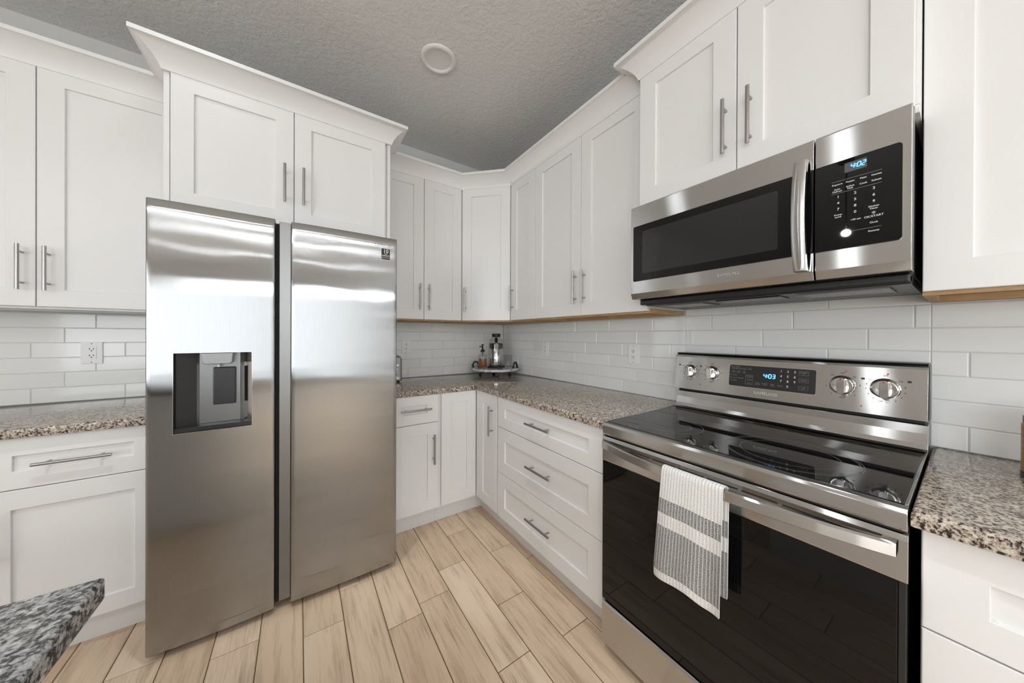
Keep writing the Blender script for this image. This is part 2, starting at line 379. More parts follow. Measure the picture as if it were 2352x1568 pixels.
def build_shell():
    t = 0.12
    # ceiling with a round hole for the recessed lamp in view
    s = MB(); hx, hy, hr = -1.019, -0.905, 0.082
    n = 48; ring = [s.bm.verts.new((hx + hr * math.cos(2 * PI * i / n), hy + hr * math.sin(2 * PI * i / n), CEIL)) for i in range(n)]
    q = 0.3; sq = []
    for i in range(n):
        a = 2 * PI * i / n; c, d = math.cos(a), math.sin(a); m = q / max(abs(c), abs(d))
        sq.append(s.bm.verts.new((hx + c * m, hy + d * m, CEIL)))
    for i in range(n): s.bm.faces.new((ring[i], ring[(i + 1) % n], sq[(i + 1) % n], sq[i]))
    s.quad([(RX0, RY0, CEIL), (RX1, RY0, CEIL), (RX1, hy - q, CEIL), (RX0, hy - q, CEIL)])
    s.quad([(RX0, hy + q, CEIL), (RX1, hy + q, CEIL), (RX1, RY1, CEIL), (RX0, RY1, CEIL)])
    s.quad([(RX0, hy - q, CEIL), (hx - q, hy - q, CEIL), (hx - q, hy + q, CEIL), (RX0, hy + q, CEIL)])
    s.quad([(hx + q, hy - q, CEIL), (RX1, hy - q, CEIL), (RX1, hy + q, CEIL), (hx + q, hy + q, CEIL)])
    s.quad([(RX0, RY0, CEIL + 0.2), (RX1, RY0, CEIL + 0.2), (RX1, RY1, CEIL + 0.2), (RX0, RY1, CEIL + 0.2)])
    struct(s.build('ceiling', M['ceiling'], fix=False), 'grey textured ceiling', 'ceiling')
    struct(MB().box(RX0 - t, RX1 + t, RY1, RY1 + t, -0.1, CEIL + 0.2).build('wall_back', M['wall']), 'wall behind the refrigerator', 'wall')
    struct(MB().box(RX1, RX1 + t, RY0 - t, RY1, -0.1, CEIL + 0.2).build('wall_right', M['wall']), 'wall behind the range', 'wall')
    # far wall with three window openings, left wall with one
    def wall_with_openings(name, lo, hi, opens, fn):
        s = MB(); xs = lo
        for (a, b, z0, z1) in opens:
            s.box(*fn(xs, a), -0.1, CEIL + 0.2); s.box(*fn(a, b), -0.1, z0); s.box(*fn(a, b), z1, CEIL + 0.2); xs = b
        s.box(*fn(xs, hi), -0.1, CEIL + 0.2)
        struct(s.build(name, M['wallwhite']))
    far = [(-6.1, -4.4, 0.08, 2.35), (-4.1, -2.4, 0.08, 2.35), (-2.1, -0.5, 0.08, 2.35)]
    wall_with_openings('wall_front', RX0 - t, RX1 + t, far, lambda a, b: (a, b, RY0 - t, RY0))
    side = [(-6.9, -5.3, 0.5, 2.4), (-5.1, -3.5, 0.5, 2.4)]
    wall_with_openings('wall_left', RY0, RY1, side, lambda a, b: (RX0 - t, RX0, a, b))
    k = 1
    for (a, b, z0, z1) in far:
        s = MB()
        for (c, d) in ((a, a + 0.06), (b - 0.06, b), ((a + b) / 2 - 0.04, (a + b) / 2 + 0.04)): s.box(c, d, RY0 - 0.08, RY0 - 0.03, z0, z1)
        for (c, d) in ((z0, z0 + 0.06), (z1 - 0.06, z1)): s.box(a, b, RY0 - 0.08, RY0 - 0.03, c, d)
        struct(s.build('window_%d' % k, M['trimpaint'])); k += 1
    for (a, b, z0, z1) in side:
        s = MB()
        for (c, d) in ((a, a + 0.06), (b - 0.06, b), ((a + b) / 2 - 0.03, (a + b) / 2 + 0.03)): s.box(RX0 - 0.08, RX0 - 0.03, c, d, z0, z1)
        for (c, d) in ((z0, z0 + 0.06), (z1 - 0.06, z1)): s.box(RX0 - 0.08, RX0 - 0.03, a, b, c, d)
        struct(s.build('window_%d' % k, M['trimpaint'])); k += 1
build_shell()

def build_backsplash(name, label, runs, joint, step, fn):
    """runs: (u0, u1, z0, z1) areas; row joints at joint + step*row (mod tile length)"""
    TL, TH, Z0 = 0.302, 0.0747, 0.9135; g = 0.0013; rr = random.Random(5); e = 0.0022; D = 0.006
    s = MB(); col = s.bm.faces.layers.float.new('rnd')
    for (u0, u1, za, zb) in runs:
        p = [fn(u0, za, 0.0004), fn(u1, za, 0.0004), fn(u1, zb, 0.0004), fn(u0, zb, 0.0004)]
        f = s.quad(p, 1)
        pb = [fn(u0, za, 0.0035), fn(u1, za, 0.0035), fn(u1, zb, 0.0035), fn(u0, zb, 0.0035)]; s.quad(pb, 1)
        for r in range(0, 12):
            ra, rb = Z0 + r * TH, Z0 + (r + 1) * TH
            z0, z1 = max(ra, za) + (g if ra >= za else 0), min(rb, zb) - (g if rb <= zb else 0)
            if z1 - z0 < 0.004: continue
            ph = joint + step * r; k = math.floor((u0 - ph) / TL)
            while ph + k * TL < u1:
                a, b = max(ph + k * TL + g, u0), min(ph + (k + 1) * TL - g, u1); k += 1
                if b - a < 0.004: continue
                tl = [D + rr.uniform(-0.00022, 0.00022) for _ in range(3)]; tl.append(tl[0] + tl[2] - tl[1])
                lo = [s.bm.verts.new(fn(u, z, 0.0005)) for u, z in ((a, z0), (b, z0), (b, z1), (a, z1))]
                md = [s.bm.verts.new(fn(u, z, tl[i] - 0.0014)) for i, (u, z) in enumerate(((a, z0), (b, z0), (b, z1), (a, z1)))]
                hi = [s.bm.verts.new(fn(u, z, tl[i])) for i, (u, z) in enumerate(((a + e, z0 + e), (b - e, z0 + e), (b - e, z1 - e), (a + e, z1 - e)))]
                rv = rr.random(); fs = [s.bm.faces.new(hi)]
                for q, w in ((lo, md), (md, hi)):
                    fs += [s.bm.faces.new((q[i], q[(i + 1) % 4], w[(i + 1) % 4], w[i])) for i in range(4)]
                for f in fs: f[col] = rv
    struct(s.build(name, [M['tile'], M['grout']]), label, 'backsplash')
build_backsplash('trim_1', 'white subway tile backsplash either side of the refrigerator', [(-3.2, -2.149, CT + 0.001, 1.366), (-1.205, -0.0075, CT + 0.001, 1.366)], -2.437, 0.1007, lambda u, z, d: (u, -d, z))
build_backsplash('trim_2', 'white subway tile backsplash behind the range', [(0.0085, 1.752, CT + 0.001, 1.366), (1.7525, 2.5115, 0.60, 1.80), (2.512, 3.6, CT + 0.001, 1.366)], 2.58, 0.1007, lambda u, z, d: (-d, -u, z))

# ------------------------------------------------------------------ cabinet kit
DT = 0.02
def door_mesh(w, h, rail, rail_v=None, depth=0.009):
    rv = rail if rail_v is None else rail_v
    s = MB(); b = 0.0022
    def ring(i, j, y): return [s.bm.verts.new(p) for p in ((i, y, j), (w - i, y, j), (w - i, y, h - j), (i, y, h - j))]
    rings = [ring(0, 0, 0), ring(0, 0, -DT + b), ring(b * 0.3, b * 0.3, -DT + b * 0.3), ring(b, b, -DT), ring(rail, rv, -DT), ring(rail + 0.0012, rv + 0.0012, -DT + 0.0008),
             ring(rail + 0.0022, rv + 0.0022, -DT + depth), ]
    for k in range(len(rings) - 1):
        for i in range(4): s.bm.faces.new((rings[k][i], rings[k][(i + 1) % 4], rings[k + 1][(i + 1) % 4], rings[k + 1][i]))
    s.bm.faces.new(rings[0][::-1]); s.bm.faces.new(rings[-1])
    bmesh.ops.recalc_face_normals(s.bm, faces=s.bm.faces[:])
    me = bpy.data.meshes.new('door'); s.bm.to_mesh(me); s.bm.free(); me.materials.append(M['paint']); return me
def handle_mesh(L=0.19):
    s = MB(); r = 0.006; o = 0.032
    s.cyl((0, -o, -L / 2), (0, -o, L / 2), r, n=16)
    for z in (-0.064, 0.064): s.cyl((0, 0.0, z), (0, -o, z), 0.0045, n=12)
    bmesh.ops.recalc_face_normals(s.bm, faces=s.bm.faces[:])
    me = bpy.data.meshes.new('handle'); s.bm.to_mesh(me); s.bm.free(); me.materials.append(M['nickel'])
    try: me.set_sharp_from_angle(angle=math.radians(40))
    except Exception: pass
    return me
HANDLE = handle_mesh()
ROT = {'A': 0.0, 'B': -PI / 2, 'D': -PI / 4}
def front(root, name, p, side, w, h, rail=0.07, rail_v=None, handle=None, horiz=False):
    """a shaker door or drawer front; p = lower left corner of its visible face (seen from the room)"""
    th = ROT[side]; o = bpy.data.objects.new(name, door_mesh(w, h, rail, rail_v)); COL.objects.link(o)
    o.parent = root; back = Vector((math.sin(th), -math.cos(th), 0)) * -DT
    o.location = Vector(p) + back - ROOT[root]; o.rotation_euler = (0, 0, th)
    if handle:
        hd = bpy.data.objects.new('handle', HANDLE); COL.objects.link(hd); hd.parent = o
        hd.location = (handle[0], -DT, handle[1]); hd.rotation_euler = (0, PI / 2 if horiz else 0, 0)
        hd['label'] = 'satin nickel bar handle'
    return o
G = 0.0015   # half gap
PT = 0.018

def crown_profile(z0=2.402, z1=CRZ, p=0.079):
    pr = [(-0.012, z0), (0.004, z0)]; f = 0.018
    for i in range(0, 11):
        t = i / 10; a = t * PI / 2 * 0.86; c = (1 - math.cos(a)) / (1 - math.cos(PI / 2 * 0.86)); d = math.sin(a) / math.sin(PI / 2 * 0.86)
        pr.append((0.005 + (p - 0.010) * (0.62 * c + 0.38 * t), z0 + 0.003 + (z1 - z0 - 0.003 - f) * (0.62 * d + 0.38 * t)))
    pr += [(p, z1 - f), (p, z1), (-0.012, z1)]
    return pr

def wall_cab(label, side, a, b, doors, under='ply', group='white shaker wall cabinets', name='wall_cabinet', zt=UZT, zb=UZB, depth=UD, crown=None):
    """a..b along the wall (x for wall A ascending; -y for wall B ascending); doors: (start, end, handle_side)"""
    base = ((a + b) / 2, -depth / 2, zb) if side == 'A' else (-depth / 2, -(a + b) / 2, zb)
    t = thing(name, label, 'cabinet', base, group); d0 = depth - DT - 0.001; e = 0.0006
    fn = (lambda u0, u1, n0, n1, z0, z1: (u0, u1, -n1, -n0, z0, z1)) if side == 'A' else (lambda u0, u1, n0, n1, z0, z1: (-n1, -n0, -u1, -u0, z0, z1))
    s = MB(); s.box(*fn(a + e, b - e, 0.001, d0, zb + 0.012, zt + 0.02)); s.build('body', M['paint'], t)
    s = MB(); s.box(*fn(a + e, b - e, 0.009, 0.025, zb - 0.008, zb + 0.011)); s.box(*fn(a + e, b - e, d0 - 0.022, d0, zb - 0.009, zb + 0.011))
    for q in (a + e, b - e - PT): s.box(*fn(q, q + PT, 0.0255, d0 - 0.0225, zb - 0.009, zb + 0.011))
    s.box(*fn(a + 0.03, a + 0.055, d0 - 0.05, d0 - 0.023, zb - 0.006, zb + 0.011)); s.box(*fn(b - 0.055, b - 0.03, d0 - 0.05, d0 - 0.023, zb - 0.006, zb + 0.011))
    u = s.build('underside', M[under], t)
    if under == 'ply': u['label'] = 'unpainted tan wood underside'
    for (p, q, hs) in doors:
        w = q - p - 2 * G; pos = (p + G, -depth, zb) if side == 'A' else (-depth, -(p + G), zb)
        hx = 0.0325 if hs == 'L' else w - 0.0325
        front(t, 'door', pos, side, w, zt - zb, 0.073, handle=(hx, 0.162))
    if crown: MB().sweep(crown, crown_profile()).build('crown_molding', M['trimpaint'], t, smooth=True)
    return t

def base_cab(label, side, a, b, fronts, group='white shaker base cabinets', name='base_cabinet', cap=None):
    base = ((a + b) / 2, -BD / 2, 0) if side == 'A' else (-BD / 2, -(a + b) / 2, 0)
    t = thing(name, label, 'cabinet', base, group); d0 = BD - DT - 0.001; e = 0.0006
    fn = (lambda u0, u1, n0, n1, z0, z1: (u0, u1, -n1, -n0, z0, z1)) if side == 'A' else (lambda u0, u1, n0, n1, z0, z1: (-n1, -n0, -u1, -u0, z0, z1))
    MB().box(*fn(a + e, b - e, 0.002, d0, 0.115, CT - CTH - 0.001)).build('body', M['paint'], t)
    MB().box(*fn(a + e, b - e, 0.45, 0.545, 0.0, 0.1145)).build('toe_kick', M['paint'], t)
    for f in fronts:
        p, q, z0, z1, kind, h = f[:6]; w = q - p - 2 * G
        pos = (p + G, -BD, z0) if side == 'A' else (-BD, -(p + G), z0)
        if kind == 'drawer':
            front(t, 'drawer', pos, side, w, z1 - z0, f[6], f[7], handle=(h[0] - p - G, h[1] - z0), horiz=True)
        else:
            front(t, 'door', pos, side, w, z1 - z0, 0.07, handle=None if h is None else (h[0] - p - G, h[1] - z0))
    return t

# --- wall cabinets, left of the refrigerator
wall_cab('white wall cabinet left of the refrigerator, above the left worktop', 'A', -3.03, -2.1485, [(-3.03, -2.592, 'R'), (-2.592, -2.1485, 'L')],
         under='paint', crown=[(-3.03, -UD), (-2.1485, -UD)])
# --- refrigerator surround
def refrigerator_cabinet():
    t = thing('refrigerator_cabinet', 'white two-door cabinet over the refrigerator with wide crown molding', 'cabinet', (-1.677, -0.31, 0), 'white shaker wall cabinets')
    y = -0.62
    MB().box(-2.1285, -1.2255, y + DT + 0.001, -0.001, 1.815, UZT + 0.02).build('body', M['paint'], t)
    MB().box(-2.147, -2.129, y + 0.012, -0.001, 0.0, UZT + 0.02).build('side_panel', M['paint'], t, bevel=0.001)
    MB().box(-1.225, -1.207, y + 0.012, -0.001, 0.0, UZT + 0.02).build('side_panel', M['paint'], t, bevel=0.001)
    a, m, b = -2.1255, -1.682, -1.236
    front(t, 'door', (a + G, y, 1.815), 'A', m - a - 2 * G, UZT - 1.815 - 0.008, 0.073, handle=(m - a - 2 * G - 0.036, 0.204))
    front(t, 'door', (m + G, y, 1.815), 'A', b - m - 2 * G, UZT - 1.815 - 0.008, 0.073, handle=(0.040, 0.204))
    MB().sweep([(-2.147, -0.408), (-2.147, y), (-1.207, y), (-1.207, -0.408)], crown_profile(2.398)).build('crown_molding', M['trimpaint'], t, smooth=True)
refrigerator_cabinet()
# --- wall cabinets, right of the refrigerator round to the microwave
wall_cab('white wall cabinet right of the refrigerator, two narrow doors', 'A', -1.206, -0.603, [(-1.204, -0.9031, 'R'), (-0.9031, -0.603, 'L')])
def corner_wall_cabinet():
    t = thing('corner_wall_cabinet', 'white diagonal corner wall cabinet with a single door', 'cabinet', (-0.25, -0.25, UZB), 'white shaker wall cabinets')
    k = 0.0212; e = 0.001
    poly = [(-0.001, -0.001), (-0.602, -0.001), (-0.602, -UD + DT), (-UD + DT, -0.602), (-0.001, -0.602)]
    poly = [(-0.001, -0.001), (-0.6018, -0.001), (-0.6018, -UD + k), (-UD + k, -0.6018), (-0.001, -0.6018)]
    MB().prism(poly, lambda x, y, z: (x, y, z), UZB + 0.012, UZT + 0.02).build('body', M['paint'], t)
    poly2 = [(-0.009, -0.009), (-0.6018, -0.009), (-0.6018, -UD + k), (-UD + k, -0.6018), (-0.009, -0.6018)]
    s = MB().prism(poly2, lambda x, y, z: (x, y, z), UZB - 0.009, UZB + 0.011); u = s.build('underside', M['ply'], t); u['label'] = 'unpainted tan wood underside'
    p0 = Vector((-0.602, -UD, UZB)); p1 = Vector((-UD, -0.602, UZB)); d = (p1 - p0); w = d.length - 0.006; d.normalize()
    q = p0 + d * 0.003
    front(t, 'door', q, 'D', w, UZT - UZB, 0.073, handle=(0.030, 0.162))
corner_wall_cabinet()
wall_cab('narrow single-door white wall cabinet right of the diagonal corner cabinet', 'B', 0.603, 0.9003, [(0.604, 0.9003, 'L')])
wall_cab('white two-door wall cabinet left of the microwave', 'B', 0.9007, 1.7425, [(0.9007, 1.3228, 'R'), (1.3228, 1.7415, 'L')])
o = MB().sweep([(-1.206, -UD), (-0.602, -UD), (-UD, -0.602), (-UD, -1.7425)], crown_profile()).build('crown_molding', M['trimpaint'], smooth=True)
tag(o, 'white crown molding running round the corner wall cabinets between refrigerator and microwave', 'molding')
# --- over the microwave, right of it
MX = -0.40
t = wall_cab('white two-door cabinet above the microwave, set forward of its neighbours', 'B', 1.7437, 2.5085, [(1.7437, 2.120, 'R'), (2.120, 2.503, 'L')],
             under='paint', name='microwave_cabinet', zb=1.829, depth=-MX, crown=[(-0.3985, -1.7437), (MX, -1.7437), (MX, -2.5085)])
for ch in t.children:
    if ch.name.startswith('door'):
        for h in ch.children: h.location.z = 1.9945 - 1.829; h.location.x += (0.002 if h.location.x > 0.1 else 0.008)
wall_cab('white wall cabinet right of the microwave', 'B', 2.5095, 3.35, [(2.5095, 2.93, 'R'), (2.93, 3.35, 'L')], crown=[(-UD, -2.5095), (-UD, -3.35)])
# --- base cabinets
base_cab('white base cabinet left of the refrigerator, one drawer over a door', 'A', -2.594, -2.1485,
         [(-2.594, -2.150, 0.689, 0.876, 'drawer', (-2.370, 0.7785), 0.073, 0.064), (-2.594, -2.150, BZB, 0.686, 'door', (-2.560, 0.515))])
base_cab('white base cabinet at far left, mostly outside the frame', 'A', -3.2, -2.595,
         [(-3.2, -2.595, 0.689, 0.876, 'drawer', (-2.9, 0.7785), 0.073, 0.064), (-3.2, -2.595, BZB, 0.686, 'door', (-2.64, 0.515))])
base_cab('white base cabinet right of the refrigerator, one drawer over a door', 'A', -1.206, -0.9005,
         [(-1.206, -0.9045, 0.697, 0.876, 'drawer', (-1.055, 0.790), 0.072, 0.063), (-1.206, -0.9045, BZB, 0.694, 'door', (-0.9405, 0.5265))])
def corner_base_cabinet():
    t = thing('corner_base_cabinet', 'white inside-corner base cabinet with two doors meeting in the corner', 'cabinet', (-0.35, -0.35, 0), 'white shaker base cabinets')
    d0 = BD - DT - 0.001
    poly = [(-0.002, -0.002), (-0.900, -0.002), (-0.900, -d0), (-d0, -d0), (-d0, -0.911), (-0.002, -0.911)]
    MB().prism(poly, lambda x, y, z: (x, y, z), 0.115, CT - CTH - 0.001).build('body', M['paint'], t)
    poly = [(-0.45, -0.45), (-0.900, -0.45), (-0.900, -0.545), (-0.545, -0.545), (-0.545, -0.911), (-0.45, -0.911)]
    MB().prism(poly, lambda x, y, z: (x, y, z), 0.0, 0.1145).build('toe_kick', M['paint'], t)
    front(t, 'door', (-0.884, -BD, BZB), 'A', 0.884 - BD - 0.003, 0.876 - BZB, 0.068)
    front(t, 'door', (-BD, -BD - 0.003, BZB), 'B', 0.898 - BD - 0.003, 0.876 - BZB, 0.088, 0.068, handle=(0.852 - BD - 0.003, 0.71 - BZB))
corner_base_cabinet()
base_cab('white three-drawer base cabinet left of the range', 'B', 0.912, 1.752,
         [(0.913, 1.7365, 0.690, 0.876, 'drawer', (1.3335, 0.786), 0.077, 0.062), (0.913, 1.7365, 0.408, 0.687, 'drawer', (1.3385, 0.556), 0.077, 0.074), (0.913, 1.7365, BZB, 0.405, 'drawer', (1.3385, 0.276), 0.077, 0.072)], name='drawer_base_cabinet')
base_cab('white drawer base cabinet right of the range', 'B', 2.526, 3.35,
         [(2.527, 3.34, 0.680, 0.873, 'drawer', (2.93, 0.78), 0.074, 0.064), (2.527, 3.34, 0.408, 0.677, 'drawer', (2.93, 0.55), 0.074, 0.074), (2.527, 3.34, BZB, 0.405, 'drawer', (2.93, 0.27), 0.074, 0.072)], name='drawer_base_cabinet')

# ------------------------------------------------------------------ worktops
def slab(name, poly, label, mat, z1=CT, th=CTH, bev=0.009):
    s = MB().prism(poly, lambda x, y, z: (x, y, z), z1 - th, z1)
    bm = s.bm; bmesh.ops.recalc_face_normals(bm, faces=bm.faces[:])
    es = [e for e in bm.edges if all(abs(v.co.z - z1) < 1e-5 for v in e.verts)]
    bmesh.ops.bevel(bm, geom=es, offset=bev, segments=4, affect='EDGES', profile=0.5)
    es = [e for e in bm.edges if all(abs(v.co.z - z1 + th) < 1e-5 for v in e.verts)]
    bmesh.ops.bevel(bm, geom=es, offset=0.003, segments=2, affect='EDGES', profile=0.5)
    return tag(s.build(name, M[mat], smooth=True), label, 'countertop')
slab('countertop', [(-3.2, -0.001), (-3.2, -0.655), (-2.150, -0.655), (-2.150, -0.001)], 'speckled granite worktop left of the refrigerator', 'granite')
slab('countertop', [(-1.2055, -0.001), (-1.2055, -0.645), (-0.645, -0.645), (-0.645, -1.7535), (-0.001, -1.7535), (-0.001, -0.001)], 'L-shaped speckled granite worktop round the corner between refrigerator and range', 'granite')
slab('countertop', [(-0.001, -2.516), (-0.652, -2.516), (-0.652, -3.35), (-0.001, -3.35)], 'speckled brown granite worktop right of the range', 'granite')
slab('island_countertop', [(-1.886, -1.8856), (-3.6, -1.8856), (-3.6, -2.95), (-1.886, -2.95)], 'dark grey granite island worktop corner in the lower left foreground', 'granite_isl', z1=0.9114, th=0.034, bev=0.006)
t = thing('island_cabinet', 'white kitchen island base under the dark granite corner', 'cabinet', (-2.7, -2.4, 0))
MB().box(-3.5, -1.935, -2.9, -1.925, 0.0, 0.876).build('body', M['paint'], t, bevel=0.002)

# ------------------------------------------------------------------ refrigerator
def seven_segment(s, txt, fn, h, w, gap, th=0.16, slant=0.12, mi=0):
    segs = {'0': 'abcdef', '2': 'abged', '3': 'abgcd', '4': 'fgbc'}
    x = 0.0; t = h * th
    def bar(p, q, vert):
        (x0, y0), (x1, y1) = p, q
        if vert: pts = [(x0 - t / 2, y0), (x0 + t / 2, y0), (x0 + t / 2, y1), (x0 - t / 2, y1)]
        else: pts = [(x0, y0 - t / 2), (x1, y0 - t / 2), (x1, y0 + t / 2), (x0, y0 + t / 2)]
        s.quad([fn(a + slant * b, b, 0.0004) for a, b in pts], mi)
    for ch in txt:
        if ch == ':':
            for yy in (h * 0.3, h * 0.7): bar((x - t * 0.5, yy), (x + t * 0.5, yy), False)
            x += gap; continue
        g = t * 0.2
        P_ = {'a': ((x + g, h), (x + w - g, h), False), 'g': ((x + g, h / 2), (x + w - g, h / 2), False), 'd': ((x + g, 0), (x + w - g, 0), False),
              'f': ((x, h / 2), (x, h), True), 'b': ((x + w, h / 2), (x + w, h), True), 'e': ((x, 0), (x, h / 2), True), 'c': ((x + w, 0), (x + w, h / 2), True)}
        for c in segs[ch]: bar(*P_[c])
        x += w + gap

def refrigerator():
    t = thing('refrigerator', 'stainless steel side-by-side refrigerator with ice and water dispenser', 'refrigerator', (-1.68, -0.45, 0))
    YF, ZB, ZT = -0.841, 0.03, 1.775
    MB().box(-2.118, -1.236, -0.765, -0.05, 0.03, 1.745).build('body', M['darkmetal'], t, bevel=0.004)
    s = MB(); s.box(-2.10, -1.25, -0.765, -0.755, 0.012, 0.0295)
    s.build('kick_grille', M['blackplastic'], t)
    for x in (-2.085, -1.262):
        s = MB(); s.cyl((x, -0.775, 0.0), (x, -0.775, 0.026), 0.019, n=16); s.box(x - 0.03, x + 0.03, -0.80, -0.7555, 0.018, 0.028)
        s.build('foot', M['blackplastic'], t)
    for x0, x1 in ((-2.12, -2.04), (-1.32, -1.24)):
        MB().box(x0, x1, -0.80, -0.70, 1.7455, 1.765).build('hinge_cover', M['darkmetal'], t, bevel=0.004)
    SAG = 0.007
    def door_front(x0, x1, hole=None, nx=24, nz=40, back=-0.768):
        """curved front skin closed to a slab, optional rectangular opening"""
        s = MB(); r = 0.006
        def yf(x, z):
            u = (x - x0) / (x1 - x0) * 2 - 1
            y = YF + SAG * (u * u)
            ex = min(x - x0, x1 - x); ez = min(z - ZB, ZT - z)
            for e in (ex, ez):
                if e < r: y += r - math.sqrt(max(r * r - (r - e) ** 2, 0))
            return y
        xs = [x0, x0 + 0.0012, x0 + 0.003, x0 + 0.006] + [x0 + (x1 - x0) * i / nx for i in range(1, nx)] + [x1 - 0.006, x1 - 0.003, x1 - 0.0012, x1]
        zs = [ZB, ZB + 0.0012, ZB + 0.003, ZB + 0.006] + [ZB + (ZT - ZB) * i / nz for i in range(1, nz)] + [ZT - 0.006, ZT - 0.003, ZT - 0.0012, ZT]
        if hole:
            xs = sorted([x for x in xs if all(abs(x - h) > 0.004 for h in hole[:2])] + list(hole[:2])); zs = sorted([z for z in zs if all(abs(z - h) > 0.004 for h in hole[2:])] + list(hole[2:]))
        V = {}
        for i, x in enumerate(xs):
            for j, z in enumerate(zs): V[i, j] = s.bm.verts.new((x, yf(x, z), z))
        inh = lambda i, j: hole and hole[0] - 1e-6 <= xs[i] and xs[i + 1] <= hole[1] + 1e-6 and hole[2] - 1e-6 <= zs[j] and zs[j + 1] <= hole[3] + 1e-6
        for i in range(len(xs) - 1):
            for j in range(len(zs) - 1):
                if not inh(i, j): f = s.bm.faces.new((V[i, j], V[i + 1, j], V[i + 1, j + 1], V[i, j + 1])); f.smooth = True
        I, J = len(xs) - 1, len(zs) - 1
        loop = [V[i, 0] for i in range(I)] + [V[I, j] for j in range(J)] + [V[i, J] for i in range(I, 0, -1)] + [V[0, j] for j in range(J, 0, -1)]
        bk = [s.bm.verts.new((v.co.x, back, v.co.z)) for v in loop]
        n = len(loop)
        for i in range(n): s.bm.faces.new((loop[i], bk[i], bk[(i + 1) % n], loop[(i + 1) % n])).material_index = 1
        s.bm.faces.new(bk).material_index = 1
        if hole:
            hi = [i for i in range(len(xs)) if hole[0] - 1e-6 <= xs[i] <= hole[1] + 1e-6]; hj = [j for j in range(len(zs)) if hole[2] - 1e-6 <= zs[j] <= hole[3] + 1e-6]
            lp = [V[i, hj[0]] for i in hi[:-1]] + [V[hi[-1], j] for j in hj[:-1]] + [V[i, hj[-1]] for i in hi[:0:-1]] + [V[hi[0], j] for j in hj[:0:-1]]
            ib = [s.bm.verts.new((v.co.x, YF + 0.0052, v.co.z)) for v in lp]
            for i in range(len(lp)): s.bm.faces.new((lp[i], lp[(i + 1) % len(lp)], ib[(i + 1) % len(lp)], ib[i])).material_index = 2
        return s
    hx0, hx1, hz0, hz1 = -2.062, -1.8265, 0.868, 1.183
    o = door_front(-2.1375, -1.748, (hx0, hx1, hz0, hz1)).build('door', [M['fridge'], M['darkmetal'], M['chrome']], t, fix=True, smooth=True)
    # dispenser recess
    yb = YF + 0.062; s = MB(); c = 0.0006
    prof = [(hx0 + c, YF + 0.004), (hx0 + 0.03, yb - 0.01), (hx0 + 0.06, yb), (hx1 - 0.05, yb), (hx1 - 0.022, yb - 0.012), (hx1 - c, YF + 0.004)]
    prof = [(hx0 + c, YF + 0.004), (hx0 + c, YF + 0.03), (hx0 + 0.055, yb - 0.006), (hx0 + 0.062, yb), (hx1 - 0.045, yb), (hx1 - 0.030, yb - 0.010), (hx1 - 0.016, yb - 0.03), (hx1 - c, YF + 0.02), (hx1 - c, YF + 0.004)]
    for i in range(len(prof) - 1):
        (xa, ya), (xb, yb2) = prof[i], prof[i + 1]
        mi = 1 if i in (0, 1) else (2 if i >= 5 else 0)
        s.quad([(xa, ya, hz0 + c), (xb, yb2, hz0 + c), (xb, yb2, hz1 - c), (xa, ya, hz1 - c)], mi)
    for z in (hz0 + c, hz1 - c):
        f = s.bm.faces.new([s.bm.verts.new((x, y, z)) for x, y in prof]); f.material_index = 1
    s.build('dispenser_recess', [M['cavity'], M['greyplastic'], M['chrome']], o, root=t, fix=False)
    s = MB(); w_ = 0.0022
    for (a, b, c_, d) in ((hx0 - w_, hx1 + w_, hz0 - w_, hz0), (hx0 - w_, hx1 + w_, hz1, hz1 + w_), (hx0 - w_, hx0, hz0, hz1), (hx1, hx1 + w_, hz0, hz1)): s.box(a, b, YF - 0.0004, YF + 0.0045, c_, d)
    s.build('dispenser_rim', M['chrome'], o, root=t)
    s = MB(); s.prism([(hx0 + 0.076, hz1 - 0.001), (hx1 - 0.062, hz1 - 0.001), (hx1 - 0.066, hz1 - 0.042), (hx1 - 0.074, hz1 - 0.048), (hx0 + 0.088, hz1 - 0.048), (hx0 + 0.080, hz1 - 0.042)], lambda x, z, y: (x, y, z), YF + 0.012, yb - 0.0005)
    s.build('dispenser_nozzle', M['grip'], o, bevel=0.002, root=t)
    s = MB(); s.cyl(((hx0 + hx1) / 2 + 0.007, YF + 0.035, hz1 - 0.062), ((hx0 + hx1) / 2 + 0.007, YF + 0.035, hz1 - 0.0485), 0.004, n=12); s.build('water_spout', M['plate'], o, root=t)
    s = MB(); s.box(hx0 + 0.104, hx1 - 0.058, yb - 0.012, yb - 0.0005, hz1 - 0.222, hz1 - 0.064); s.build('dispenser_paddle', M['greyplastic'], o, bevel=0.004, root=t)
    s = MB(); s.prism([(hx0 + 0.001, YF + 0.006), (hx0 + 0.001, YF + 0.03), (hx0 + 0.055, yb - 0.007), (hx1 - 0.03, yb - 0.012), (hx1 - 0.001, YF + 0.02), (hx1 - 0.001, YF + 0.006)], lambda x, y, z: (x, y, z), hz0 + 0.001, hz0 + 0.018)
    s.build('drip_tray', M['greyplastic'], o, root=t)
    # right door with its recessed grip strip
    o = door_front(-1.6895, -1.2215).build('door', [M['fridge'], M['darkmetal'], M['chrome']], t, fix=True, smooth=True)
    MB().box(-1.734, -1.6896, YF + 0.028, -0.769, ZB + 0.012, ZT - 0.004).build('grip_strip', M['grip'], o, bevel=0.002, root=t)
    fy = lambda x: YF + SAG * (((x + 1.6895) / 0.468) * 2 - 1) ** 2
    def F(cx, cz): return lambda u, v, d: (cx + u, fy(cx + u) - d, cz + v)
    MB().text('SAMSUNG', 0.0195, F(-1.2885, 1.7285), spacing=1.12).build('lettering', M['lettergrey'], o, root=t)
    s = MB(); f = F(-1.2805, 1.686)
    hw, hh = 0.0215, 0.029
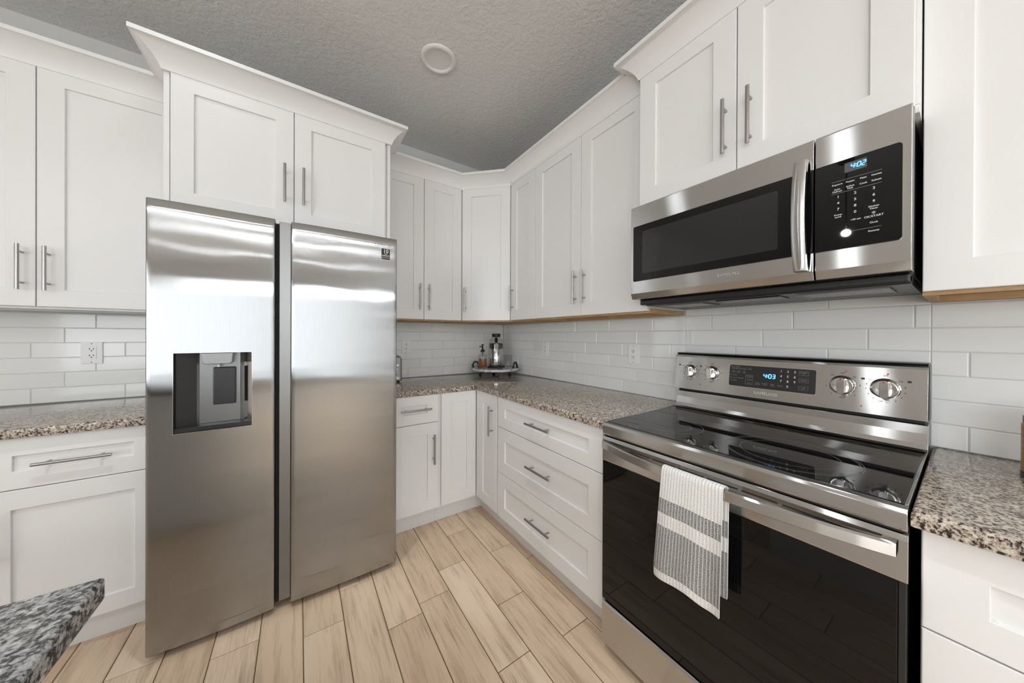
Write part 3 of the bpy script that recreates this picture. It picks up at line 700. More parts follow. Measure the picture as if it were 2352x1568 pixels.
    for (e, mi, d) in ((0.002, 0, 0.0003), (0.0, 1, 0.0005)):
        s.quad([f(-hw - e, -hh - e, d), f(hw + e, -hh - e, d), f(hw + e, hh + e, d), f(-hw - e, hh + e, d)], mi)
    g = lambda du, dv: (lambda u, v, d: f(u + du, v + dv, d + 0.0006))
    s.text('10', 0.028, g(0, 0.0145), mi=0, bold=0.0004); s.text('Year', 0.0078, g(0, 0.0005), mi=0, bold=0.0002); s.text('WARRANTY', 0.0072, g(0, -0.0085), mi=0, bold=0.0003)
    s.quad([f(-0.019, -0.0145, 0.0008), f(0.019, -0.0145, 0.0008), f(0.019, -0.0141, 0.0008), f(-0.019, -0.0141, 0.0008)], 0)
    s.text('DIGITAL INVERTER', 0.0046, g(0, -0.020), mi=0, bold=0.0001)
    s.build('warranty_sticker', [M['whiteink'], M['ink']], o, root=t)
    MB().box(-1.7462, -1.7352, -0.79, -0.769, ZB, ZT - 0.01).build('door_gasket', M['blackrubber'], t)
refrigerator()

# ------------------------------------------------------------------ range
RY_0, RY_1 = -1.7555, -2.5125
def cooking_range():
    t = thing('range', 'freestanding stainless steel electric range with black glass cooktop', 'range', (-0.33, -2.134, 0))
    ya, yb = RY_1, RY_0
    # body
    s = MB(); s.box(-0.615, -0.02, ya + 0.004, yb - 0.004, 0.035, 0.862); s.build('body', M['blackplastic'], t)
    for x in (-0.57, -0.08):
        for y in (ya + 0.05, yb - 0.05): MB().cyl((x, y, 0), (x, y, 0.0345), 0.018, n=14).build('foot', M['blackplastic'], t)
    # cooktop frame: front apron and side rims
    s = MB(); prof = [(-0.651, 0.866), (-0.6535, 0.872), (-0.6535, 0.902), (-0.648, 0.911), (-0.636, 0.9135), (-0.632, 0.9135), (-0.632, 0.880), (-0.640, 0.866)]
    s.prism(prof, lambda x, z, y: (x, y, z), ya, yb)
    for y0, y1 in ((ya, ya + 0.006), (yb - 0.006, yb)): s.box(-0.632, -0.10, y0, y1, 0.863, 0.9165)
    s.build('cooktop_frame', M['steel'], t, bevel=0.0012)
    o = MB().box(-0.6315, -0.095, ya + 0.0065, yb - 0.0065, 0.863, 0.915).build('cooktop_glass', M['blackglass'], t, bevel=0.001)
    def ring(s, cx, cy, r, w=0.0012, sy=1.0):
        n = 72
        for i in range(n):
            a, b = 2 * PI * i / n, 2 * PI * (i + 1) / n
            s.quad([(cx + (r + d) * math.cos(q), cy + (r + d) * sy * math.sin(q), 0.9153) for q, d in ((a, -w / 2), (b, -w / 2), (b, w / 2), (a, w / 2))])
    for rings in (((-0.478, -1.937, 0.107, 1), (-0.478, -1.937, 0.068, 1)), ((-0.470, -2.280, 0.152, 1), (-0.470, -2.280, 0.146, 1), (-0.470, -2.280, 0.112, 1)),
                  ((-0.222, -1.893, 0.078, 1),), ((-0.228, -2.133, 0.084, 1),), ((-0.228, -2.368, 0.080, 1),)):
        for (cx, cy, r, q) in rings:
            s = MB(); ring(s, cx, cy, r, sy=q); bmesh.ops.remove_doubles(s.bm, verts=s.bm.verts[:], dist=1e-5)
            s.build('burner_ring', M['ringink'], o, root=t, fix=False)
    # backguard, lower sloping strip
    s = MB(); prof = [(-0.124, 0.9165), (-0.114, 0.921), (-0.106, 0.935), (-0.099, 0.965), (-0.096, 0.990), (-0.090, 0.992), (-0.03, 0.992), (-0.03, 0.9165)]
    s.prism(prof, lambda x, z, y: (x, y, z), ya, yb - 0.004); s.build('backguard', M['steel'], t, bevel=0.001)
    MB().box(-0.088, -0.03, ya + 0.006, yb - 0.01, 0.9925, 1.0035).build('vent_gap', M['blackplastic'], t)
    # control panel
    x_of = lambda z: -0.110 + (z - 1.004) * (0.024 / 0.16)
    s = MB(); prof = [(-0.110, 1.004), (x_of(1.157), 1.157), (x_of(1.165) + 0.002, 1.165), (x_of(1.171) + 0.008, 1.171), (-0.07, 1.1735), (-0.012, 1.1735), (-0.012, 1.004)]
    s.prism(prof, lambda x, z, y: (x, y, z), ya + 0.001, yb + 0.006)
    o = s.build('control_panel', [M['steel']], t, bevel=0.0012)
    s = MB()
    s.box(-0.078, -0.010, ya - 0.0005, ya + 0.0008, 1.0, 1.168); s.box(-0.080, -0.010, ya + 0.001, yb + 0.005, 1.1738, 1.1765); s.build('panel_edge', M['blackplastic'], t)
    def F(cy, cz): return lambda u, v, d: (x_of(cz + v) - d, cy - u, cz + v)
    # display
    f = F(-2.1265, 1.0905); s = MB(); w, h, c = 0.1385, 0.0445, 0.006
    def rr(w, h, c, d, mi):
        pts = []
        for sx, sy, a0 in ((1, -1, -PI / 2), (1, 1, 0), (-1, 1, PI / 2), (-1, -1, PI)):
            for i in range(5): a = a0 + i / 4 * PI / 2; pts.append(f(sx * (w - c) + c * math.cos(a), sy * (h - c) + c * math.sin(a), d))
        s.quad(pts, mi)
    rr(w + 0.002, h + 0.002, c + 0.001, 0.0004, 1); rr(w, h, c, 0.0010, 0)
    dsp = s.build('display', [M['greyplastic'], M['chrome']], o, root=t, fix=False)
    s = MB(); g = lambda du, dv: (lambda u, v, d: f(du + u, dv + v, d + 0.0012))
    # (text, centre u, centre v, size)
    T = [('Oven Control', -0.117, 0.0375, 0.0062), ('Hi-Bake', -0.121, 0.029, 0.0062), ('Hi-Roast', -0.101, 0.029, 0.0062), ('Bake', -0.082, 0.029, 0.0062), ('Broil', -0.064, 0.029, 0.0062),
         ('Keep\nWarm', -0.123, 0.016, 0.0056), ('Bread\nProof', -0.104, 0.016, 0.0056), ('Self\nClean', -0.084, 0.016, 0.0056), ('Easy Cook', -0.122, 0.002, 0.006), ('Slow Cook', -0.121, -0.010, 0.006), ('Simmer', -0.094, -0.010, 0.006),
         ('Breakfast', -0.121, -0.021, 0.006), ('Warming\nCenter', -0.0655, -0.001, 0.0054), ('On/Off', -0.0655, -0.014, 0.006), ('Level', -0.0655, -0.027, 0.006),
         ('Timer\nOn/Off', -0.036, -0.026, 0.006), ('Cooking\nTime', -0.012, -0.026, 0.006), ('Delay\nStart', 0.013, -0.026, 0.006), ('Clock', 0.036, -0.026, 0.0066)]
    for a, u, v, z in T: s.text(a, z, g(u, v), mi=1)
    for i, ch in enumerate('123456789'): s.text(ch, 0.0115, g(0.0385 + (i % 3) * 0.0205, 0.031 - (i // 3) * 0.019), mi=0, bold=0.0002)
    s.text('0', 0.0115, g(0.059, -0.026), mi=0, bold=0.0002)
    s.text('START', 0.0075, g(0.105, 0.031), mi=1); s.text('SET', 0.005, g(0.105, 0.025), mi=1); s.text('OFF', 0.0062, g(0.105, -0.027), mi=1); s.text('CLEAR', 0.0062, g(0.105, 0.002), mi=1)
    def frame(u0, u1, v0, v1, e=0.0006):
        for a, b, c, d in ((u0, u1, v0, v0 + e), (u0, u1, v1 - e, v1), (u0, u0 + e, v0, v1), (u1 - e, u1, v0, v1)):
            s.quad([f(a, c, 0.0014), f(b, c, 0.0014), f(b, d, 0.0014), f(a, d, 0.0014)], 1)
    frame(0.0915, 0.1185, 0.021, 0.037); frame(0.0915, 0.1185, -0.005, 0.009); frame(0.0915, 0.1185, -0.033, -0.020); frame(-0.078, -0.053, -0.033, 0.006)
    s.quad([f(-0.131, 0.0335, 0.0014), f(-0.058, 0.0335, 0.0014), f(-0.058, 0.0339, 0.0014), f(-0.131, 0.0339, 0.0014)], 1)
    s.build('lettering', [M['whiteink'], M['dimink']], o, root=t)
    s = MB(); seven_segment(s, '4:03', lambda u, v, d: f(-0.0165 + u, 0.000 + v, d + 0.0012), 0.0150, 0.0078, 0.0042, 0.21, 0.04); s.build('clock_digits', M['blue'], o, root=t)
    MB().text('SAMSUNG', 0.0155, F(-2.118, 1.0265), spacing=1.12, bold=0.0003).build('lettering', M['letterlight'], o, root=t)
    # knobs with their dial marks
    for k, (y, z, r) in enumerate(((-1.820, 1.090, 0.0285), (-1.916, 1.0905, 0.0285), (-2.3325, 1.0895, 0.0305), (-2.428, 1.0905, 0.0305))):
        x = x_of(z); tl = 0.024 / 0.16
        s = MB(); s.lathe([(r + 0.003, 0.0), (r + 0.003, -0.002), (r + 0.001, -0.003), (r, -0.004), (r - 0.001, -0.010), (r - 0.004, -0.0135), (r * 0.6, -0.012), (0.0001, -0.011)], (x - 0.0003, y, z), 'x', 40)
        bw, bh = 0.0098, r * 0.93
        pts = [(bw * math.cos(a) , (bh - bw) + bw * math.sin(a)) for a in [i / 10 * PI for i in range(11)]] + [(-bw * math.cos(a), -(bh - bw) - bw * math.sin(a)) for a in [i / 10 * PI for i in range(11)]]
        s.prism(pts, lambda u, v, q: (x - q, y - u, z + v), 0.004, 0.030)
        kn = s.build('knob', M['chrome'], t, bevel=0.0012)
        MB().box(x - 0.0308, x - 0.0298, y - 0.0016, y + 0.0016, z + bh - 0.008, z + bh - 0.001).build('pointer_mark', M['red'], kn, root=t)
        f = F(y, z); s = MB(); R1 = r + 0.011
        dual = k in (0, 3)
        if dual:
            marks = [('OFF', 90), ('HI', 40), ('8', 12), ('6', -12), ('4', -36), ('2', -58), ('LO', -80), ('LO', -103), ('2', -127), ('4', -150), ('6', -175), ('8', 165), ('HI', 142)]
        else:
            marks = [('OFF', 90), ('HI', 48), ('8', 5), ('6', -45), ('MED', -90), ('4', -130), ('2', 190), ('1', 165), ('LO', 128)]
        for m, a in marks:
            q = math.radians(a); s.text(m, 0.0075 if len(m) < 3 else 0.0068, (lambda cu, cv: (lambda u, v, d: f(cu + u, cv + v, d)))(math.cos(q) * R1, math.sin(q) * R1))
        if dual:
            for sg in (-1, 1):
                cu, cv = sg * 0.0485, 0.0275; m_ = MB(); m_.quad([f(cu - 0.004, cv - 0.003, 0.0004), f(cu + 0.004, cv - 0.003, 0.0004), f(cu + 0.004, cv + 0.003, 0.0004), f(cu - 0.004, cv + 0.003, 0.0004)]); m_.build('burner_symbol', M['ink'], o, root=t, fix=False)
        s.build('lettering', M['ink'], o, root=t)
    for y, z in ((-2.340, 1.138), (-2.433, 1.138), (-2.3775, 1.0275)): MB().cyl((x_of(z) + 0.001, y, z), (x_of(z) - 0.0008, y, z), 0.0022, n=12).build('indicator_light', M['red'], o, root=t)
    s = MB(); s.cyl((x_of(1.032) + 0.001, -1.872, 1.032), (x_of(1.032) - 0.0008, -1.872, 1.032), 0.0022, n=12); s.build('indicator_light', M['ink'], o, root=t)
    # oven door
    dx = -0.6535; z0, zt, z1 = 0.214, 0.764, 0.861
    s = MB(); prof = [(dx, zt), (dx - 0.001, zt + 0.004), (dx, z1 - 0.014), (dx + 0.005, z1 - 0.003), (dx + 0.012, z1), (-0.618, z1), (-0.618, zt)]
    s.prism(prof, lambda x, z, y: (x, y, z), ya - 0.001, yb)
    door = s.build('oven_door', M['steel'], t, bevel=0.001)
    MB().box(dx + 0.0015, -0.618, ya + 0.012, yb, z0, zt - 0.0005).build('door_glass', M['ovenglass'], door, bevel=0.0015, root=t)
    MB().box(dx + 0.004, -0.618, ya + 0.001, ya + 0.0115, z0, zt - 0.0005).build('door_edge', M['greyplastic'], door, bevel=0.001, root=t)
    MB().box(-0.6475, -0.6155, ya + 0.006, yb - 0.006, 0.8615, 0.8655).build('door_gap', M['blackplastic'], t)
    y = -1.880
    for k in range(6): MB().box(dx - 0.0008, dx + 0.006, y - 0.078, y, 0.8325, 0.8365).build('vent_slot', M['slot'], door, root=t); y -= 0.0875
    # bowed flat handle
    s = MB(); n = 30; y0h, y1h = yb - 0.012, ya + 0.013; rows = []
    for i in range(n + 1):
        u = i / n; yy = y0h + (y1h - y0h) * u; q = 1 - abs(2 * u - 1) ** 2.3
        xo = dx - 0.018 - 0.047 * q; xi = xo + 0.017
        if xi > dx - 0.0002: xi = dx - 0.0002
        rows.append([s.bm.verts.new(p) for p in ((xo, yy, 0.817), (xo - 0.0012, yy, 0.8182), (xo - 0.0012, yy, 0.8415), (xo + 0.004, yy, 0.8455), (xi, yy, 0.8455), (xi, yy, 0.817))])
    for i in range(n):
        for j in range(6): f = s.bm.faces.new((rows[i][j], rows[i][(j + 1) % 6], rows[i + 1][(j + 1) % 6], rows[i + 1][j])); f.smooth = (j in (1, 2, 4, 5, 0, 3))
    s.bm.faces.new(rows[0]); s.bm.faces.new(rows[-1])
    for yy in (y0h, y1h):
        sg = -1 if yy == y0h else 1; s.box(dx - 0.017, dx - 0.0002, yy, yy + sg * 0.02, 0.8175, 0.845)
    s.build('handle', M['steel'], door, smooth=True, root=t, sharp=22)
    # storage drawer
    s = MB(); prof = [(dx, 0.040), (dx, 0.196), (dx + 0.004, 0.203), (dx + 0.018, 0.207), (-0.618, 0.207), (-0.618, 0.036), (dx + 0.004, 0.036)]
    s.prism(prof, lambda x, z, y: (x, y, z), ya, yb); s.build('storage_drawer', M['steel'], t, bevel=0.0012)
cooking_range()

# ------------------------------------------------------------------ microwave
def microwave():
    t = thing('microwave', 'stainless steel over-the-range microwave with black glass door', 'microwave', (-0.24, -2.12, 1.39))
    X = -0.457; ya, yb = -2.5025, -1.7435; ys = -2.3325
    s = MB(); s.box(-0.405, -0.012, ya + 0.004, yb - 0.004, 1.417, 1.8185)
    s.prism([(-0.40, 1.4165), (-0.385, 1.392), (-0.04, 1.392), (-0.02, 1.4165)], lambda x, z, y: (x, y, z), ya + 0.006, yb - 0.03)
    s.build('body', M['blackplastic'], t)
    prof = [(X + 0.003, 1.8145), (X, 1.811), (X - 0.002, 1.63), (X, 1.441), (X + 0.010, 1.417), (-0.4055, 1.417), (-0.4055, 1.8145)]
    def curved(y0, y1): 
        s = MB(); s.prism(prof, lambda x, z, y: (x, y, z), y0, y1); return s
    door = curved(ys + 0.0015, yb).build('door', M['steel'], t, bevel=0.0015)
    pan = curved(ya, ys - 0.0015).build('control_panel', M['steel'], t, bevel=0.0015)
    XF = X - 0.0022
    def rrect(s, y0, y1, z0, z1, c0, c1, d, mi=0):
        """y0 is the reader's left (larger y); c0 left corner radius, c1 right"""
        pts = []
        for (cy, cz, c, a0) in ((y1, z0, c1, -PI / 2), (y1, z1, c1, 0), (y0, z1, c0, PI / 2), (y0, z0, c0, PI)):
            sy = -1 if cy == y1 else 1; sz = 1 if cz == z1 else -1
            if c == 0: pts.append((cy, cz)); continue
            for i in range(6):
                a = a0 + i / 5 * PI / 2; pts.append((cy - sy * c - math.cos(a) * c, cz - sz * c + math.sin(a) * c))
        s.prism(pts, lambda y, z, x: (x, y, z), XF - d, XF + 0.003, mi)
    s = MB(); rrect(s, -1.757, ys + 0.0018, 1.4925, 1.728, 0.006, 0.0, 0.0010); s.build('window', M['ovenglass'], door, root=t)
    s = MB(); rrect(s, -1.80, -2.252, 1.522, 1.70, 0.005, 0.005, 0.0013); s.build('window_screen', M['windowglass'], door, root=t)
    s = MB(); rrect(s, ys - 0.0018, -2.488, 1.4925, 1.728, 0.0, 0.008, 0.0010); s.build('key_panel', M['ovenglass'], pan, root=t)
    # bowed vertical handle
    s = MB(); n = 24; rows = []
    for i in range(n + 1):
        u = i / n; z = 1.444 + (1.757 - 1.444) * u; q = 1 - (2 * u - 1) ** 2
        xo = X - 0.022 - 0.024 * q; xi = min(xo + 0.014, XF - 0.0005) if 0 < i < n else XF + 0.0005
        rows.append([s.bm.verts.new(p) for p in ((xo, -2.2925, z), (xo - 0.003, -2.297, z), (xo - 0.003, -2.317, z), (xo, -2.3215, z), (xi, -2.3215, z), (xi, -2.2925, z))])
    for i in range(n):
        for j in range(6): s.bm.faces.new((rows[i][j], rows[i][(j + 1) % 6], rows[i + 1][(j + 1) % 6], rows[i + 1][j])).smooth = True
    s.bm.faces.new(rows[0]); s.bm.faces.new(rows[-1])
    s.build('handle', M['steel'], door, smooth=True, root=t)
    f = lambda u, v, d: (XF - 0.0012 - d, -2.411 - u, 1.61 + v)
    s = MB(); s.quad([f(-0.0195, 0.082, 0.0003), f(0.020, 0.082, 0.0003), f(0.020, 0.107, 0.0003), f(-0.0195, 0.107, 0.0003)]); s.build('display', M['lcd'], pan, root=t)
    s = MB(); seven_segment(s, '4:02', lambda u, v, d: f(-0.0085 + u, 0.0895 + v, d + 0.0004), 0.0112, 0.0056, 0.0028, 0.19, 0.16); s.build('clock_digits', M['blue'], pan, root=t)
    s = MB(); g = lambda du, dv: (lambda u, v, d: f(u + du, v + dv, d + 0.0003))
    def line(u0, u1, v): s.quad([f(u0, v, 0.0005), f(u1, v, 0.0005), f(u1, v + 0.0007, 0.0005), f(u0, v + 0.0007, 0.0005)], 1)
    line(-0.044, 0.045, 0.0645); line(-0.044, 0.045, 0.0325); line(-0.006, 0.045, -0.0755)
    for a, u, v in (('Popcorn', -0.033, 0.0565), ('Potato', -0.009, 0.0565), ('Pizza', 0.014, 0.0565), ('Veggies', 0.036, 0.0565), ('Auto\nDefrost', -0.033, 0.041), ('Soften\nMelt', -0.009, 0.0415), ('Cook', 0.014, 0.0425), ('Reheat', 0.036, 0.0425),
                    ('Power\nLevel', -0.031, -0.028), ('Kitchen\nTimer', 0.032, -0.025), ('Clock', 0.032, -0.063), ('+30 sec', 0.001, -0.046), ('Remote', 0.032, -0.084)):
        s.text(a, 0.0058, g(u, v), mi=0, bold=0.0001)
    for i, ch in enumerate('123456789'): s.text(ch, 0.0095, g((-0.031, 0.000, 0.032)[i % 3], 0.023 - (i // 3) * 0.0165), mi=0, bold=0.0001)
    s.text('0', 0.0095, g(0.0, -0.0265), mi=0, bold=0.0001); s.text('OK/START', 0.0070, g(0.032, -0.0475), mi=0, bold=0.0001)
    for a in (0, 1): 
        r = 0.004; s.quad([f(0.032 + r * math.cos(q), -0.0385 + r * math.sin(q), 0.0004) for q in (0, PI / 2, PI, 1.5 * PI)], 1)
        break
    s.build('lettering', [M['whiteink'], M['dimink']], pan, root=t)
    MB().text('SAMSUNG', 0.0135, lambda u, v, d: (XF + 0.0012 - d, -2.120 - u, 1.4675 + v), spacing=1.12, depth=0.0005).build('lettering', M['letterlight'], door, root=t)
    # underside: two grease filters and a lamp cover
    for y0, y1 in ((-1.985, -1.815), (-2.455, -2.275)):
        s = MB(); s.box(-0.345, -0.205, y0, y1, 1.389, 1.3918, 0)
        for (a, b, c, d) in ((-0.350, -0.345, y0 - 0.005, y1 + 0.005), (-0.205, -0.20, y0 - 0.005, y1 + 0.005), (-0.345, -0.205, y0 - 0.005, y0), (-0.345, -0.205, y1, y1 + 0.005)): s.box(a, b, c, d, 1.387, 1.3918, 1)
        s.build('grease_filter', [M['filter'], M['grip']], t)
    MB().box(-0.36, -0.26, -2.23, -2.04, 1.388, 1.3918).build('lamp_cover', M['greyplastic'], t, bevel=0.001)
    s = MB(); s.box(-0.404, -0.360, ya + 0.006, yb - 0.01, 1.395, 1.4165); s.build('front_lip', M['blackplastic'], t, bevel=0.004)
microwave()

# ------------------------------------------------------------------ towel over the oven handle
def towel():
    s = MB(); uv = s.bm.loops.layers.uv.new('UVMap')
    nu, W_ = 40, 0.172; y_l, y_r = -2.041, -2.213
    dx = -0.6535
    def hx(y):
        u = (y - (RY_0 - 0.012)) / ((RY_1 + 0.013) - (RY_0 - 0.012)); q = 1 - abs(2 * u - 1) ** 2.3
        return dx - 0.018 - 0.047 * q
    # path over the handle in (x offset from handle front, z, length from the top)
    Lf, Lb = 0.338, 0.30
    path = []
    for i in range(18): d = Lf * (1 - i / 17.0); path.append((-0.0065, 0.843 - d, d))
    for i in range(1, 6):
        a = PI * (1 - i / 6.0); path.append((0.0075 + 0.0135 * math.cos(a), 0.8465 + 0.0075 * math.sin(a), 0.0))
    for i in range(18): d = Lb * i / 17.0; path.append((0.0205, 0.843 - d, d))
    G_ = []
    for k, (ox, z, d) in enumerate(path):
        row = []
        for i in range(nu + 1):
            u = i / nu; y = y_l + (y_r - y_l) * u; f = min(d / 0.3, 1.0)
            frontside = k < 18
            x = hx(y) + ox; zz = z
            if frontside:
                x -= f * (0.010 + 0.012 * math.sin(u * 5.2 + 0.4) + 0.004 * math.sin(u * 11 + 1.0))
                y = y + f * (0.013 - 0.006 * u) 
                zz = z - f * 0.020 * (1 / (1 + math.exp(-(u - 0.66) * 16))) + f * 0.010
                zz += 0.0
            elif k > 22:
                x = min(x + f * (0.004 * math.sin(u * 6)), dx - 0.004); y = y - f * 0.004 - 0.004 + f * 0.006 * u
            row.append((s.bm.verts.new((x, y, zz)), u * W_, d))
        G_.append(row)
    for k in range(len(G_) - 1):
        for i in range(nu):
            q = (G_[k][i], G_[k][i + 1], G_[k + 1][i + 1], G_[k + 1][i]); f = s.bm.faces.new([a[0] for a in q]); f.smooth = True
            for l, a in zip(f.loops, q): l[uv].uv = (a[1], a[2])
    o = s.build('kitchen_towel', M['towel'], loc=(-0.71, -2.127, 0.51))
    m = o.modifiers.new('thickness', 'SOLIDIFY'); m.thickness = 0.0022; m.offset = 0
    m = o.modifiers.new('round', 'SUBSURF'); m.levels = 1; m.render_levels = 2
    tag(o, 'white and grey striped waffle towel draped over the oven door handle', 'towel')
towel()

# ------------------------------------------------------------------ tray and things on it
TX, TY, TZ = -0.236, -0.236, 0.979
def tray():
    t = thing('tray', 'round grey-veined marble tray with black branch handles in the worktop corner', 'tray', (TX, TY, CT))
    s = MB(); s.lathe([(0.203, TZ - 0.022), (0.209, TZ - 0.018), (0.209, TZ - 0.004), (0.205, TZ)], (TX, TY, 0), 'z', 64); s.build('marble_top', M['marble'], t)
    s = MB()
    s.lathe([(0.15, TZ - 0.030), (0.15, TZ - 0.0225)], (TX, TY, 0), 'z', 40); s.build('turntable_shade_plate', M['blackplastic'], t)  # turntable disc widened to darken the shaded underside of the tray
    for a in (-45, 45, 135, 225):
        q = math.radians(a + 20); x, y = TX + 0.13 * math.cos(q), TY + 0.13 * math.sin(q)
        MB().lathe([(0.014, CT), (0.011, CT + 0.01), (0.008, CT + 0.025), (0.012, TZ - 0.0225)], (x, y, 0), 'z', 14).build('foot', M['blackplastic'], t)
    for sg in (-1, 1):
        # the two handles stand at the ends of the diagonal facing the room
        d = Vector((1, -1, 0)).normalized() * sg; p = Vector((TX, TY, 0)) + d * 0.178; w = Vector((1, 1, 0)).normalized()
        if sg == 1: w = (w * 0.55 + d * 0.25).normalized()
        else: w = (w * 0.3 + d * -0.75).normalized()
        pts = []; rad = []
        for i in range(13):
            a = PI * i / 12; wob = 0.0025 * math.sin(i * 2.1)
            pts.append(p + w * (0.026 * math.cos(a) + wob) + Vector((0, 0, TZ + 0.002 + 0.046 * math.sin(a) ** 0.8))); rad.append(0.0064 + 0.0026 * (i % 2))
        s = MB(); s.tube(pts, rad, 10)
        for q in (pts[0], pts[-1]): s.lathe([(0.013, TZ), (0.012, TZ + 0.004), (0.006, TZ + 0.009)], (q.x, q.y, 0), 'z', 14)
        s.build('handle', M['blackplastic'], t)
tray()
def on_tray(r, f):
    """r to the viewer's right along the diagonal, f towards the viewer"""
    d = Vector((1, -1, 0)).normalized(); w = Vector((-1, -1, 0)).normalized()
    return Vector((TX, TY, 0)) + d * r + w * f
def carafe():
    p = on_tray(0.012, 0.02); x, y = p.x, p.y; z = TZ + 0.0005
    t = thing('beverage_dispenser', 'glass beverage dispenser with black lid and metal core on the marble tray', 'dispenser', (x, y, z))
    s = MB(); h = 0.062; c = 0.012
    base = [(h - c, -h), (h, -h + c), (h, h - c), (h - c, h), (-h + c, h), (-h, h - c), (-h, -h + c), (-h + c, -h)]
    ca = math.cos(0.62); sa = math.sin(0.62)
    s.prism([(x + a * ca - b * sa, y + a * sa + b * ca) for a, b in base], lambda a, b, q: (a, b, q), z, z + 0.014)
    s.lathe([(0.061, z + 0.014), (0.061, z + 0.020)], (x, y, 0)); s.build('base', M['blackplastic'], t, bevel=0.0015)
    ro = [(0.063, z + 0.0205), (0.065, z + 0.03), (0.066, z + 0.20), (0.064, z + 0.225), (0.055, z + 0.243), (0.040, z + 0.256), (0.034, z + 0.266)]
    ri = [(r - 0.0025, q) for r, q in ro[::-1]]
    s = MB(); s.lathe(ro + ri, (x, y, 0), 'z', 48); 
    bm = s.bm; s.build('glass_jar', M['glass'], t)
    s = MB(); s.lathe([(0.0001, z + 0.021), (0.054, z + 0.021), (0.055, z + 0.023), (0.055, z + 0.165), (0.052, z + 0.168), (0.0001, z + 0.168)], (x, y, 0), 'z', 40); s.build('metal_core', M['chrome'], t)
    s = MB(); s.lathe([(0.0001, z + 0.1685), (0.056, z + 0.1685), (0.058, z + 0.172), (0.058, z + 0.208), (0.054, z + 0.212), (0.014, z + 0.213), (0.012, z + 0.262), (0.0001, z + 0.262)], (x, y, 0), 'z', 40); s.build('plunger', M['blackplastic'], t)
    s = MB(); s.lathe([(0.033, z + 0.2665), (0.037, z + 0.268), (0.038, z + 0.292), (0.035, z + 0.295)], (x, y, 0), 'z', 36); s.build('lid', M['blackplastic'], t)
carafe()
def pump_bottle():
    p = on_tray(-0.103, 0.045); x, y = p.x, p.y; z = TZ + 0.0005
    t = thing('syrup_bottle', 'clear pump bottle of amber syrup on the marble tray', 'bottle', (x, y, z))
    def sq(h, c=0.008):
        pts = []
        for i in range(24):
            a = 2 * PI * i / 24 + 0.4; k = h / max(abs(math.cos(a - 0.4)) ** 1.0, abs(math.sin(a - 0.4))) if False else h * 1.08
            pts.append((x + k * math.cos(a), y + k * math.sin(a)))
        return pts
    ro = [(0.036, z), (0.038, z + 0.003), (0.038, z + 0.100), (0.034, z + 0.112), (0.018, z + 0.122), (0.015, z + 0.128), (0.015, z + 0.136)]
    ri = [(max(r - 0.003, 0.001), max(q, z + 0.006)) for r, q in ro[::-1]]
    MB().lathe(ro + ri, (x, y, 0), 'z', 36).build('glass_bottle', M['glass'], t)
    o = MB().lathe([(0.0001, z + 0.0065), (0.0345, z + 0.0065), (0.0345, z + 0.078), (0.0001, z + 0.078)], (x, y, 0), 'z', 36).build('syrup', M['amber'], t); o['label'] = 'amber syrup'
    s = MB(); s.lathe([(0.0178, z + 0.136), (0.0185, z + 0.138), (0.0185, z + 0.150), (0.012, z + 0.154), (0.0065, z + 0.158), (0.005, z + 0.192), (0.0115, z + 0.196), (0.0115, z + 0.202), (0.0001, z + 0.203)], (x, y, 0), 'z', 24)
    d = Vector((-1, 1, 0)).normalized(); q = Vector((x, y, z + 0.172))
    s.tube([q, q + d * 0.012 + Vector((0, 0, 0.012)), q + d * 0.022 + Vector((0, 0, 0.014)), q + d * 0.028 + Vector((0, 0, 0.006))], [0.0045, 0.0042, 0.004, 0.0036], 10)
    s.cyl((x, y, z + 0.012), (x, y, z + 0.136), 0.0025, n=10); s.build('pump', M['blackplastic'], t)
pump_bottle()
def tumbler():
    p = on_tray(0.125, 0.05); x, y = p.x, p.y; z = TZ + 0.0005
    ro = [(0.0285, z), (0.030, z + 0.002), (0.0375, z + 0.116)]; ri = [(0.0352, z + 0.116), (0.0285, z + 0.012), (0.0001, z + 0.011)]
    o = MB().lathe(ro + ri, (x, y, 0), 'z', 36).build('tumbler', M['glass'], loc=(x, y, z)); tag(o, 'empty clear glass tumbler on the right side of the marble tray', 'glass')
tumbler()
